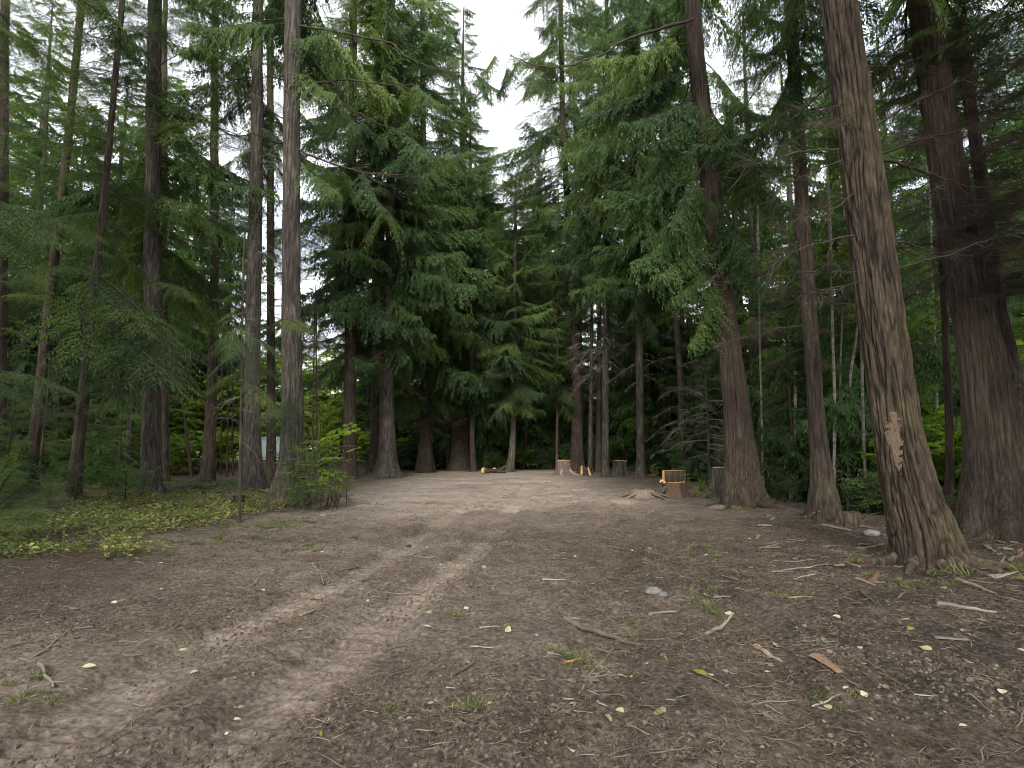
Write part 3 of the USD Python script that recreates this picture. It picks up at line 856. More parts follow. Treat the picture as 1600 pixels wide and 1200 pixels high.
t = Tree('cedar_tree', 'broad dark cedar trunk in shade at the middle of the back row', [(719, 737, 30), (719, 650, 24), (720, 450, 18), (722, 250, 10)], Y=39, H=34, mat='bark_brown', seed=14, nseg=24)
t.crown(3, 40, 3.2, 'brown', z1=12).crown(6.5, 130, 4.2, 'cedar').done()
t = Tree('cedar_tree', 'slim pale brown trunk left of the little log pile', [(740, 737, 12), (738, 690, 9), (737, 520, 8), (735, 300, 5)], H=25, mat='bark_red', seed=15, flare=(.8, .3, 5), nseg=14)
t.crown(6, 90, 3.2, 'cedar').crown(3, 10, 1.9, 'brown', z1=7).done()
t = Tree('cedar_tree', 'slim grey trunk right behind the little log pile', [(759, 732, 10), (757, 520, 8), (756, 350, 5)], Y=40, H=22, mat='bark_grey', seed=16, nseg=12)
t.crown(5, 80, 3.0, 'cedar').done()
t = Tree('hemlock_tree', 'thin dark trunk midway along the back edge under the sky gap', [(784, 732, 10), (784, 520, 8), (783, 350, 5)], Y=43, H=20, mat='bark_brown', seed=17, nseg=12)
t.crown(3, 85, 3.0, 'cedar+hemlock').done()
t = Tree('cedar_tree', 'grey slightly leaning trunk right of the little log pile, with a pale cut foot', [(796, 737, 12), (801, 690, 10), (804, 560, 8), (805, 400, 6)], H=19, mat='bark_grey', seed=18, nseg=14)
t.crown(4.5, 130, 3.4, 'cedar+hemlock').done()
t = Tree('hemlock_tree', 'very thin dark pole standing left of the stump group', [(870, 735, 4.5), (871, 600, 4), (872, 450, 3)], Y=38, H=15, mat='bark_brown', seed=19, nseg=10)
t.crown(4, 70, 2.6, 'hemlock').done()

# ------------------------------------------------------------------ right of the gap
t = Tree('fir_tree', 'tall red-brown fir behind the pale cut stump, leaning left and grey higher up', [(901, 729, 26), (902, 690, 19), (901, 600, 15), (896, 480, 13), (887, 330, 10), (880, 200, 9), (877, 60, 8)], Y=37, H=46, mat='bark_red', seed=20, nseg=24)
t.crown(13.0, 165, 4.7, 'hemlock+cedar', tilt=(-20, 20), avoid=20, zav=20).crown(6, 16, 2.6, 'dead', z1=14).done()
t = Tree('fir_tree', 'thin pale grey stem pressed against the red-brown fir', [(907, 728, 7), (908, 650, 6), (907, 560, 6), (905, 450, 5), (899, 250, 4)], Y=37.8, H=30, mat='bark_grey', seed=21, nseg=12)
t.crown(12, 50, 2.8, 'cedar').done()
t = Tree('dead_tree', 'dead grey tree with drooping bare branches between two trunks behind the stumps', [(922, 740, 8), (923, 650, 7), (924, 560, 6), (925, 470, 5)], Y=35, H=13, mat='bark_grey', seed=22, nseg=12)
t.crown(5.5, 46, 2.6, 'dead', tilt=(-15, 25)).done()
t = Tree('dead_tree', 'straight grey-brown trunk with drooping dead branches, left of the grey cut stump', [(946, 744, 15), (946, 700, 11.5), (946, 600, 11), (947, 460, 10), (948, 250, 8), (948, 60, 6)], H=34, mat='bark_grey', seed=23, nseg=24, step=.25)
t.crown(5.8, 34, 2.4, 'dead', z1=11.5, tilt=(-15, 0)).crown(11.5, 85, 3.4, 'cedar').done()
t = Tree('cedar_tree', 'dark narrow trunk in shadow just left of the straight grey-brown trunk', [(935, 744, 9), (936, 600, 8), (937, 300, 6)], Y=36, H=30, mat='bark_brown', seed=24, nseg=12)
t.crown(9, 70, 3.2, 'cedar').done()
t = Tree('cedar_tree', 'clean straight grey trunk standing right of the grey cut stump', [(1001, 748, 16), (1001, 715, 13.5), (1000, 600, 12.5), (999, 460, 11.5), (998, 300, 9), (997, 60, 7)], H=36, mat='bark_grey', seed=25, nseg=26, step=.22)
t.crown(9.3, 125, 4.0, 'cedar', avoid=20, zav=11).crown(4.5, 14, 2.2, 'dead', z1=10)
t.boughs([(1000, 460, 1025, 520, -.4, -1.6), (1002, 440, 985, 500, -.4, -1.5)], 'cedar').done()
t = Tree('fir_tree', 'dark and grey two-toned trunk leaning left behind the orange double-cut stump', [(1066, 745, 16), (1066, 680, 12), (1064, 600, 11), (1056, 500, 10), (1045, 400, 9), (1036, 250, 8), (1028, 60, 7)], Y=27, H=27, mat='bark_grey', seed=26, nseg=26, step=.22, base=-.6)
t.crown(10, 90, 3.6, 'cedar', avoid=15, zav=12).crown(2.5, 22, 2.4, 'dead', z1=9).done()

t = Tree('cedar_tree', 'big dark cedar leaning left, third trunk from the right edge', [(1163, 792, 86), (1160, 760, 60), (1154, 680, 46), (1146, 600, 41), (1130, 460, 34), (1112, 300, 32), (1092, 120, 28), (1086, 60, 27)], H=30, mat='bark_red', seed=27, nseg=70, step=.10, bark=(.03, 13, .6, 1.8), flare=(.5, .5, 6))
t.roots(7, .8, .085, 4)
t.boughs([(1122, 430, 1080, 540, -.2, -.7), (1120, 400, 1050, 470, -.2, -.8), (1118, 350, 1020, 440, 0, -.8), (1112, 310, 990, 420, .2, -.3), 
          (1110, 280, 1010, 380, .2, .2), (1105, 250, 1045, 360, -.4, -1.7), (1112, 300, 1190, 420, -.3, -1.2), (1115, 330, 1185, 450, -.2, -.8),
          (1100, 180, 1010, 300, 0, 0), (1098, 160, 1180, 280, 0, -.6), (1095, 130, 1030, 230, -.3, -1), (1092, 100, 960, 170, 0, .5), (1092, 90, 1190, 190, 0, -.5)], 'cedar')
t.crown(8, 60, 3.3, 'cedar', tilt=(-18, 25), avoid=62, zav=24).crown(5.5, 10, 1.8, 'dead', z1=8)
t.limb([(1125, 452), (1140, 440), (1175, 432), (1205, 420), (1240, 400), (1275, 370)], .035, 0, -2.2, twigs=10)
t.limb([(1145, 545), (1155, 532), (1200, 492), (1225, 470), (1242, 440), (1255, 400)], .025, 0, -2.0, twigs=8)
t.limb([(1118, 445), (1095, 444), (1060, 443), (1050, 447)], .022, 0, -.8, twigs=5)
t.limb([(1083, 30), (1020, 50), (970, 67), (950, 80), (917, 95), (877, 108), (833, 103), (800, 88), (785, 72)], .06, -.3, -1.5, twigs=5)
t.boughs([(800, 85, 778, 150, -1.4, -1.6), (815, 92, 790, 128, -1.2, -1.8), (785, 72, 752, 118, -1.5, -1.8), (840, 100, 822, 150, -1.2, -1.5)], 'cedar').done()

t = Tree('cedar_tree', 'slender brown cedar leaning left with a flared foot, beside the stump at right', [(1291, 815, 58), (1288, 780, 42), (1280, 700, 31), (1272, 600, 27), (1262, 460, 25), (1252, 300, 23), (1244, 160, 22), (1238, 60, 21)], Y=12.6, H=28, mat='bark_brown', seed=28, nseg=60, step=.09, bark=(.022, 15, .6, 1.8), flare=(.6, .45, 5))
t.roots(5, .6, .07, 5)
t.boughs([(1242, 120, 1190, 200, 0, -.5), (1240, 90, 1150, 130, 0, .5), (1245, 160, 1200, 260, -.3, -.7), (1240, 80, 1290, 130, -.4, -1), (1240, 100, 1225, 190, -.6, -1.2), (1238, 70, 1170, 90, .2, -.8)], 'cedar')
t.crown(8, 55, 3.0, 'cedar+hemlock').crown(3.4, 18, 2.0, 'brown', z1=9)
t.limb([(1262, 455), (1240, 470), (1200, 490), (1175, 505)], .02, -.1, -.8, twigs=6).done()

t = Tree('birch_tree', 'thin pale broken stem standing left of the slender brown cedar', [(1237, 800, 7), (1241, 700, 6), (1243, 600, 5.5), (1244, 518, 5)], Y=18, H=4.6, mat='bark_pale', seed=29, nseg=12, step=.2, flare=(.2, .3, 4))
t.done()

t = Tree('fir_tree', 'massive deeply furrowed trunk in the right foreground with a stripped bark scar', [(1448, 874, 150), (1440, 830, 106), (1416, 740, 88), (1401, 660, 80), (1386, 560, 77), (1372, 460, 75), (1352, 300, 69), (1330, 140, 63), (1318, 60, 61)], Y=8.0, H=31, mat='bark_furrow', seed=30, nseg=300, step=.022, bark=(.034, 24, 1.25, 2.3), flare=(.24, .5, 5))
t.crown(9.5, 60, 3.8, 'hemlock', avoid=20, zav=12).crown(6.0, 6, 1.8, 'brown', z1=9)
# the scar: bare wood where a strip of bark came off
def surf(px, py, push):
    p = at(px, py, 8.0); c = t.pos(p[2]); r = np.interp(p[2], t.path[:, 2], t.rad)
    dx = np.clip((p[0] - c[0]) / r, -.97, .97)
    return np.array([c[0] + r * dx, c[1] - r * math.sqrt(1 - dx ** 2) - push, p[2]])
sc = [(1378, 645), (1385, 650), (1388, 684), (1391, 716), (1390, 740), (1384, 722), (1377, 700), (1373, 668)]
rr = np.random.default_rng(5)
def scar(outline, push):
    pl = Polygon(outline); x0, y0, x1, y1 = pl.bounds
    gx, gy = np.meshgrid(np.linspace(x0, x1, 34), np.linspace(y0, y1, 90))
    V = np.array([surf(a, b, push - .012 + .02 * float(noise(np.array([[a * .8, b * .15, 3.0]]))[0])) for a, b in zip(gx.ravel(), gy.ravel())]); Fq = []
    pl = pl.buffer(0)
    for b in range(89):
        for a in range(33):
            wx = 11 * (float(noise(np.array([[gx[b, a] * .25, gy[b, a] * .17, push * 99]]))[0]) - .5) + 4 * (float(noise(np.array([[gx[b, a] * .9, gy[b, a] * .5, 5.0]]))[0]) - .5)
            if pl.contains(Point((gx[b, a] + gx[b, a + 1]) / 2 + wx, (gy[b, a] + gy[b + 1, a]) / 2 + 3 * wx)):
                k = b * 34 + a; Fq += [(k, k + 34, k + 35), (k, k + 35, k + 1)]
    return V, np.array(Fq)
p = part(t.x, 'bark_scar', scar(sc, .012), 'scar_wood', True, t.origin)
tag(p, 'bare pale wood strip where bark has come off the trunk')
p = part(t.x, 'bark_scar', scar([(1362, 672), (1368, 668), (1369, 700), (1371, 742), (1365, 740), (1361, 700)], .014), 'scar_wood', True, t.origin)
t.roots(6, .75, .075, 3, PI, 2 * PI)
for pix, r0, d2 in (([(1375, 243), (1433, 227), (1493, 210), (1550, 190), (1605, 168)], .022, -.8), ([(1378, 248), (1413, 260), (1453, 268), (1487, 283), (1533, 290), (1610, 293)], .04, .3), ([(1368, 197), (1433, 163), (1493, 137), (1550, 103), (1605, 78)], .026, -.6),
                    ([(1400, 420), (1467, 403), (1533, 382), (1605, 358)], .024, -.9), ([(1398, 378), (1430, 384), (1467, 395), (1500, 392)], .02, .2), ([(1312, 233), (1250, 240), (1200, 253), (1160, 262)], .018, -.2), ([(1316, 250), (1250, 277), (1200, 298)], .016, -.5),
                    ([(1335, 368), (1250, 393), (1200, 423)], .016, -.5), ([(1338, 425), (1290, 427), (1245, 432), (1215, 470)], .013, -.2), ([(1338, 300), (1300, 330), (1250, 340)], .012, -.6), ([(1370, 300), (1420, 312), (1470, 292)], .014, -.4), ([(1345, 440), (1290, 455), (1260, 475)], .011, -.4), ([(1322, 160), (1280, 175), (1230, 168)], .014, -.3)):
    t.limb(pix, r0, -.1, d2, 'twig_wood', twigs=9)
t.done()

t = Tree('fir_tree', 'thin reddish trunk between the furrowed trunk and the double cedar', [(1483, 812, 20), (1484, 760, 16), (1483, 660, 14), (1479, 560, 13), (1474, 460, 11), (1466, 300, 9), (1456, 60, 7)], Y=13.0, H=20, mat='bark_red', seed=31, nseg=24, step=.15, bark=(.012, 14, 1.5, 2), base=-.2)
t.crown(7, 45, 2.4, 'hemlock').crown(4, 20, 1.8, 'brown', z1=9).done()

t = Tree('cedar_tree', 'huge dark double-stemmed cedar at the right edge of the picture', [(1562, 838, 170), (1560, 800, 128), (1553, 720, 104), (1545, 660, 92), (1532, 560, 80), (1512, 460, 66), (1486, 300, 62), (1462, 140, 57), (1452, 60, 55)], Y=10.2, H=31, mat='bark_red', seed=32, nseg=150, step=.045, bark=(.026, 20, .7, 1.9), flare=(.32, .5, 7))
m2 = trunk_mesh(np.array([at(1610, 830, 10.7), at(1600, 740, 10.7), at(1586, 640, 10.7), at(1576, 560, 10.9), at(1562, 480, 10.9), at(1544, 360, 10.9), at(1522, 200, 10.9), at(1504, 60, 10.9), at(1458, -500, 10.9)]), np.array([.50, .34, .23, .155, .125, .115, .105, .10, .05]), 80, .06, (.2, .4, 5), (.022, 20, .7, 1.9), 8)
part(t.x, 'trunk', m2, 'bark_brown', True, t.origin)
t.roots(7, .7, .11, 6)
t.crown(9, 60, 3.8, 'cedar+hemlock').crown(4.3, 54, 2.3, 'brown', z1=10.5, tilt=(-20, 15))
t.crown(4.6, 30, 2.2, 'brown', z1=10, azc=-.3, azw=1.2, tilt=(-20, 10)).done()

# trees standing just outside the frame whose boughs reach in
t = Tree('fir_tree', 'fir just outside the left edge with green boughs reaching into view', [(-75, 800, 34), (-72, 460, 28), (-70, 60, 24)], Y=12.5, H=24, mat='bark_brown', seed=33, nseg=24)
t.boughs([(-70, 300, 70, 385, 0, -1.6), (-70, 320, 105, 355, 0, -.8), (-70, 330, 50, 420, 0, -1.5), (-70, 580, 85, 612, 0, -1.0), (-70, 590, 60, 640, 0, -1.4)], 'hemlock')
t.crown(11, 40, 3.4, 'hemlock').crown(3, 16, 2.2, 'brown', z1=9).done()
t = Tree('fir_tree', 'dark fir outside the right edge with brown dead boughs reaching into view', [(1720, 860, 60), (1700, 460, 48), (1660, 60, 42)], Y=9.5, H=26, mat='bark_brown', seed=34, nseg=24)
t.crown(4.2, 56, 2.8, 'brown', z1=9.5, azc=PI, azw=1.1, tilt=(-15, 20)).crown(8.5, 45, 3.6, 'hemlock').done()

# ------------------------------------------------------------------ young trees and shrubs close by
def xform(v, q, s, p):
    return quat_rot(np.repeat(np.atleast_2d(q), len(v), 0), v * s) + p


def ymat_tree(seed, H, z0, Lmax, n, kind, r0, far=True, pw=.75, tilt=(-16, 26), bl=3.0):
    """(trunk, wood, leaves) arrays of a whole conifer standing at the origin"""
    r = np.random.default_rng(seed)
    path = np.array([(0, 0, -.3), (.02, 0, H * .3), (.05 * H * .1, .02, H * .7), (0, 0, H)])
    tr = trunk_mesh(path, np.array([r0, r0 * .8, r0 * .4, .02]), 10, 1.0 if H > 8 else .4, (.6, .4, 5), None, seed)
    sets = [bough_arrays(kind, 900 + seed * 7 + k, bl, far) for k in range(4)]
    W, Lv = [], []
    for k in range(n):
        f = (k + r.random()) / n
        z = z0 + (H - z0) * f
        L = Lmax * max(.12, (1 - f) ** pw) * min(1, .6 + 3 * f) * r.uniform(.6, 1.15)
        q = quat_zy(r.uniform(0, 2 * PI), math.radians(tilt[0] + (tilt[1] - tilt[0]) * f + r.normal() * 8), r.uniform(-.3, .3))
        w, l = sets[int(r.integers(4))]
        p = np.array([0, 0, z])
        W.append((xform(w[0], q, L / bl, p), w[1])); Lv.append((xform(l[0], q, L / bl, p), l[1]))
    return tr, join(W), join(Lv)


def clone(first, name, loc, rz, s, label, cat, group):
    x = UsdGeom.Xform.Define(stage, numbered('/World/' + name))
    x.AddTranslateOp().Set(Gf.Vec3d(*map(float, loc)))
    x.AddRotateZOp().Set(math.degrees(rz))
    x.AddScaleOp().Set(Gf.Vec3f(float(s), float(s), float(s)))
    x.GetPrim().GetReferences().AddInternalReference(first)
    x.GetPrim().SetInstanceable(True)
    tag(x, label, cat, group)
    return x


CLASSES = stage.CreateClassPrim('/World/shapes')
def shape(name, pieces):
    path = '/World/shapes/' + name
    UsdGeom.Xform.Define(stage, path)
    for nm, mesh, m, sm in pieces:
        usdkit.mesh(stage, f'{path}/{nm}', mesh, MAT[m], smooth=sm)
    return path


FARS = []
for k, (H, z0, L, n, kind, r0, pw) in enumerate([(22, 2.0, 4.4, 150, 'cedar', .30, .6), (26, 4, 4.2, 150, 'hemlock', .32, .55), (18, 1.0, 3.8, 130, 'cedar', .24, .7), (24, 6, 4.0, 130, 'cedar', .28, .5), (15, .6, 3.4, 120, 'hemlock', .18, .75)]):
    tr, w, l = ymat_tree(40 + k, H, z0, L, n, kind, r0, True, pw)
    FARS.append((shape(f'far_conifer_{k}', [('trunk', tr, 'bark_far', True), ('crown', l, 'far_leaf', False), ('branches', w, 'twig_wood', True)]), H))
YOUNG = []
for k, (H, z0, L, n, kind) in enumerate([(4.2, .3, 1.35, 64, 'hemlock'), (3.2, .2, 1.3, 60, 'cedar'), (5.5, .5, 1.5, 76, 'cedar')]):
    tr, w, l = ymat_tree(60 + k, H, z0, L, n, kind, .045, False, .85, (-10, 30), 1.3)
    YOUNG.append((shape(f'young_conifer_{k}', [('trunk', tr, 'bark_brown', True), ('crown', l, 'hemlock_leaf' if kind == 'hemlock' else 'cedar_leaf', False), ('branches', w, 'twig_wood', True)]), H))


def shrub_arrays(seed, H=2.2, R=1.2, n=20, shp=OVATE, size=.085, stems=6):
    r = np.random.default_rng(seed)
    sets = [leafy_arrays(1000 + seed * 5 + k, 1.0, shp, size, 20) for k in range(3)]
    W, Lv = [], []
    for k in range(stems):
        a = r.uniform(0, 2 * PI)
        e = np.array([math.cos(a) * R * r.uniform(.1, .6), math.sin(a) * R * r.uniform(.1, .6), H * r.uniform(.65, 1.0)])
        c = cat_rom(np.array([(0, 0, -.1), e * [.3, .3, .45], e]), 4)
        W.append(tube(c, np.linspace(.018, .005, len(c)), 5))
        for q in range(n // stems + 1):
            u = r.uniform(.25, 1)
            p = np.array([np.interp(u, np.linspace(0, 1, len(c)), c[:, d]) for d in range(3)])
            qq = quat_zy(r.uniform(0, 2 * PI), math.radians(r.uniform(-15, 45)), r.uniform(-.3, .3))
            w, l = sets[int(r.integers(3))]
            s = R * r.uniform(.45, .85)
            W.append((xform(w[0], qq, s, p), w[1])); Lv.append((xform(l[0], qq, s, p), l[1]))
    return join(W), join(Lv)


SHRUB = {}
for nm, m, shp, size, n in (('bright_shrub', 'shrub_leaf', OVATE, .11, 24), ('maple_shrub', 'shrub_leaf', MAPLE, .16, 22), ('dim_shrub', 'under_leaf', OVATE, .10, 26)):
    SHRUB[nm] = []
    for k in range(2):
        w, l = shrub_arrays(70 + k + 10 * len(SHRUB), 2.3, 1.3, n, shp, size)
        SHRUB[nm].append(shape(f'{nm}_{k}', [('stems', w, 'twig_wood', True), ('foliage', l, m, False)]))

BROAD = []
for k in range(2):
    w, l = shrub_arrays(110 + k, 8.5, 3.4, 90, OVATE, .11, 9)
    BROAD.append(shape(f'broadleaf_{k}', [('trunk', w, 'twig_wood', True), ('crown', l, 'shrub_leaf', False)]))

rg = np.random.default_rng(77)
FARG, FARL = 'conifers in the dense wall of forest around the clearing', 'dark green conifer standing in the dense forest behind the clearing'


FKIND = ['full dark conifer with drooping boughs', 'tall narrow dark conifer', 'broad bushy dark conifer', 'tall conifer with a long bare stem', 'small feathery conifer']


def region(px, Y):
    return 'behind the leaning trunks at far left' if px < 300 else 'behind the grey cedars left of the track' if px < 560 else 'in the back row left of the sky gap' if px < 740 else 'in the back row right of the sky gap' if px < 1090 else 'on the slope behind the big right trunks'


def far_tree(x, y, kmax=None, top=None):
    k = int(rg.integers(5))
    s = rg.uniform(.8, 1.2)
    path, H = FARS[k]
    if top and H * s > top:
        k = 4 if rg.random() < .5 else 2
        path, H = FARS[k]
        s = min(s, top / H) * rg.uniform(.85, 1)
    w = region(800 + 900 * x / y, y)
    clone(path, 'conifer_tree', (x, y, hz(x, y)), rg.uniform(0, 6.28), s, FKIND[k] + ' ' + w, 'tree', 'conifers ' + w)


pts = []
def spaced(x, y, d):
    for a, b in pts:
        if (a - x) ** 2 + (b - y) ** 2 < d * d:
            return False
    pts.append((x, y)); return True


n = 0
for _ in range(4000):                                       # behind the clearing
    y = rg.uniform(41, 60); px = rg.uniform(-80, 1680); x = (px - 800) / 900 * y
    if px < 560 and (37 < y < 50 or rg.random() < (.9 if 310 < px < 540 else .4)):
        continue
    if not spaced(x, y, 3.3):
        continue
    gap = abs(px - 785) < 75
    far_tree(x, y, top=(y * .29 + 1 if gap else y * .40) if px > 560 else None)
    n += 1
    if n > 92:
        break
n = 0
for _ in range(2000):                                       # right slope
    y = rg.uniform(17, 41); px = rg.uniform(1090, 1720); x = (px - 800) / 900 * y
    if x < 10.5 or ((1405 < px < 1530 or px > 1560) and rg.random() < .8) or not spaced(x, y, 3.2):
        continue
    far_tree(x, y); n += 1
    if n > 34:
        break
n = 0
for _ in range(2000):                                       # left forest
    y = rg.uniform(28, 37); px = rg.uniform(-120, 330); x = (px - 800) / 900 * y
    if px > 225 or not spaced(x, y, 3.2):
        continue
    far_tree(x, y); n += 1
    if n > 17:
        break


for px, Y, k, H in ((742, 42, 2, 24), (762, 45, 0, 23), (778, 43, 2, 18), (796, 47, 2, 19), (815, 42, 4, 15), (826, 46, 2, 21), (846, 44, 2, 23), (862, 48, 0, 24), (770, 48, 0, 25), (786, 45, 0, 22), (752, 44, 2, 24), (818, 48, 0, 23), (835, 49, 0, 25), (800, 53, 0, 24), (846, 50, 1, 27), (775, 52, 2, 22), (805, 51, 2, 19), (834, 53, 2, 22), (800, 56, 4, 19), (850, 55, 0, 24), (752, 50, 0, 25), (875, 50, 0, 26), (728, 46, 0, 26), (1018, 40, 2, 21), (1036, 38, 0, 22), (1052, 43, 2, 22), (1028, 47, 0, 25), (1072, 40, 2, 22), (985, 43, 2, 22)):
    x = (px - 800) / 900 * Y
    clone(FARS[k][0], 'conifer_tree', (x, Y, hz(x, Y)), rg.uniform(0, 6.28), H / FARS[k][1], FKIND[k] + (' under the left side of the sky gap' if px < 775 else ' under the middle of the sky gap' if px < 830 else ' under the right side of the sky gap' if px < 900 else ' far behind the cut stumps'), 'tree', 'conifers closing the gap behind the clearing')
for px, Y, s in ((250, 47, 1), (290, 50, 1.2), (330, 47, .9), (352, 52, 1.2), (378, 48, 1.0), (405, 53, 1.3), (440, 49, 1.1), (470, 52, 1.3), (492, 47, 1.0), (520, 51, 1.2), (560, 50, 1.2), (590, 54, 1.3), (640, 52, 1.2), (690, 55, 1.3), (808, 58, .9), (832, 60, 1.0), (180, 44, 1.1), (110, 40, 1.1), (60, 37, 1.0), (1445, 27, 1.0), (1500, 30, 1.2), (1560, 26, 1.2), (1610, 24, 1.3), (1590, 32, 1.5), (1330, 38, 1.2), (1400, 34, 1.2)):
    x = (px - 800) / 900 * Y
    clone(BROAD[int(rg.integers(2))], 'broadleaf_tree', (x, Y, hz(x, Y)), rg.uniform(0, 6.28), s, 'bright green broadleaf tree behind the right trunks' if px > 1000 else 'bright green broadleaf tree in the light behind the left trunks' if px < 700 else 'yellow-green broadleaf tree glowing far behind the gap', 'tree', 'broadleaf trees in the light behind the conifers')
for x, y in ((9.5, 4.5), (12, 1), (9.5, -3), (14, 6), (13, -6), (10, -9), (17, 2), (-14, -2), (-10.5, -7), (-20, 2), (-18, -8), (-24, 7)):
    k = 3 if rg.random() < .6 else 1
    clone(FARS[k][0], 'conifer_tree', (x, y, hz(x, y)), rg.uniform(0, 6.28), rg.uniform(1.05, 1.25), 'tall conifer standing beside the clearing outside the picture', 'tree', 'conifers beside the clearing outside the picture')


for px, Y in ((1570, 27), (1625, 31), (1530, 33), (1680, 26), (1490, 36), (20, 31), (95, 34), (160, 32), (215, 36), (290, 47), (350, 52)):
    x = (px - 800) / 900 * Y
    clone(FARS[3][0], 'conifer_tree', (x, Y, hz(x, Y)), rg.uniform(0, 6.28), rg.uniform(.95, 1.2), FKIND[3] + ' ' + region(px, Y), 'tree', 'conifers ' + region(px, Y))


def young(px, Y, k, s=1.0, label=None, group='young conifers growing under the trees'):
    x = (px - 800) / 900 * Y
    clone(YOUNG[k][0], 'young_conifer', (x, Y, hz(x, Y)), rg.uniform(0, 6.28), s, label or ['young feathery hemlock', 'short bushy young cedar', 'young drooping cedar'][k] + ' growing low ' + region(px, Y), 'young conifer', 'young conifers ' + region(px, Y))


def shrub(kind, px, Y, s=1.0, label=None, group=None):
    x = (px - 800) / 900 * Y
    L = {'bright_shrub': 'bright green leafy shrub', 'maple_shrub': 'bright yellow-green maple shrub', 'dim_shrub': 'shaded green leafy shrub'}[kind] + ' growing low ' + region(px, Y)
    clone(SHRUB[kind][int(rg.integers(2))], kind, (x, Y, hz(x, Y) - .05), rg.uniform(0, 6.28), s, label or L, 'shrub', group or kind.replace('_', ' ') + 's ' + region(px, Y))


for px, Y, k, s in ((70, 22, 0, 1.1), (160, 23, 1, 1.2), (190, 21, 0, 1.0), (20, 19, 1, 1), (-30, 16, 0, 1), (120, 27, 2, 1.1), (60, 27, 2, 1.2)):
    young(px, Y, k, s)
for px, Y, k, s in ((575, 40, 2, .8), (640, 39.5, 2, .8), (690, 41, 0, 1), (705, 43, 2, 1), (760, 44, 2, .9), (640, 42, 0, 1.2), (860, 42, 2, .9), (890, 44, 0, 1.1), (925, 42, 2, 1), (970, 40, 1, 1.2), (1030, 36, 2, 1), (1015, 42, 2, 1.2),
                    (1085, 27, 2, 1.0), (1110, 30, 2, 1.1), (1180, 22, 2, 1.0), (1205, 20, 0, 1.1), (1215, 26, 2, 1.2), (1330, 19, 2, .9), (1352, 16.5, 1, .9), (1330, 22, 2, 1.2), (1260, 21, 2, 1.0), (1375, 22, 2, 1.3), (1180, 27, 0, 1.3), (1480, 21, 2, 1.2), (1600, 19, 2, 1.1), (1240, 24, 1, 1.3), (1090, 33, 2, 1.2), (1145, 25, 1, 1.2)):
    young(px, Y, k, s)
for _ in range(26):
    young(rg.uniform(540, 1100), rg.uniform(41, 52), int(rg.integers(3)), rg.uniform(.8, 1.4))
for _ in range(20):
    young(rg.uniform(1170, 1640), rg.uniform(17, 36), int(rg.integers(3)), rg.uniform(.8, 1.3))
for px, Y, s in ((1448, 15.5, 1.5), (1455, 14, 1.2), (1474, 14.6, 1.6), (1602, 13.5, 1.4), (350, 35.5, 1.2), (305, 34, 1.0), (278, 33, 1.0), (505, 36, 1.0), (575, 38, 1.2), (640, 40.5, 1.3), (818, 40, .8), (1470, 17, 1.8), (1448, 19, 2.2), (1500, 18, 2.1), (1590, 16, 1.6), (1620, 15, 1.8), (1590, 20, 2.6), (1430, 22, 2.4)):
    shrub('maple_shrub', px, Y, s)
for _ in range(30):                                          # bright backlit bushes behind the left trees and the road
    shrub('bright_shrub' if rg.random() < .6 else 'maple_shrub', rg.uniform(230, 640), rg.uniform(44, 52), rg.uniform(1.2, 2.6))
for px, Y, s in ((560, 43, 2.2), (575, 45, 2.4), (630, 43, 2), (650, 44, 2.3), (815, 42, 1.3), (822, 44, 1.7), (830, 45, 1.6), (505, 40, 1.8), (480, 43, 2.2), (520, 44, 2.5), (345, 36, 1), (300, 36.5, 1.1), (240, 35, 1), (490, 33, .8), (40, 30, 1.2), (100, 33, 1.3), (15, 26, .8), (170, 30, 1.2)):
    shrub('bright_shrub', px, Y, s)
for _ in range(34):
    shrub('dim_shrub', rg.uniform(560, 1120), rg.uniform(38.6, 43), rg.uniform(.4, 1.0))
for _ in range(26):
    px, Y = rg.uniform(1180, 1640), rg.uniform(13.5, 24)
    if (px - 800) / 900 * Y > 8.3:
        shrub('dim_shrub', px, Y, rg.uniform(.3, .6))
for px, Y, s in ((1345, 13.5, .45), (1365, 14, .5), (1335, 15, .5), (1385, 13.5, .5), (1220, 16, .35), (1205, 17.5, .4), (1240, 17, .4), (1460, 12.6, .35), (1325, 14.2, .4)):
    shrub('dim_shrub', px, Y, s)
for px, Y, s in ((1090, 19.5, .22), (1068, 20.5, .25), (1100, 17.5, .14), (1082, 18.4, .17), (1118, 18.2, .12), (1020, 27, .3), (1112, 21, .2)):
    shrub('bright_shrub', px, Y, s, 'small yellow-green weedy shrub beside the cut stumps on the right', 'weedy shrubs by the stumps')
for px, Y, s, k in ((130, 15.5, .5, 0), (205, 16.5, .55, 1), (180, 17, .5, 0), (230, 15.8, .5, 0), (90, 14.5, .35, 1), (30, 13, .35, 0)):
    shrub('dim_shrub', px, Y, s)

# pale birch stems on the right slope
for k, (p, w, Yb) in enumerate([([(1300, 745), (1304, 640), (1301, 520), (1298, 400)], 6, 16), ([(1318, 690), (1328, 600), (1338, 530), (1345, 430)], 5, 16.5), ([(1352, 760), (1349, 660), (1347, 560), (1345, 430)], 6, 15.5), ([(1312, 720), (1313, 600), (1316, 500), (1320, 380)], 4, 17), ([(1463, 740), (1462, 600), (1458, 480), (1452, 300)], 6, 17), ([(1190, 700), (1188, 560), (1186, 420)], 4, 19)]):
    t = Tree('birch_tree', 'slim pale birch stem rising from the green slope at right', [(a, b, w * (1 - .1 * i)) for i, (a, b) in enumerate(p)], Y=Yb, H=11, mat='bark_pale', group='pale birch stems on the right slope', seed=200 + k, nseg=10, step=.5, flare=(.2, .3, 4))
    t.crown(5.5, 26, 1.5, 'dead+leafy', tilt=(10, 45)).done()
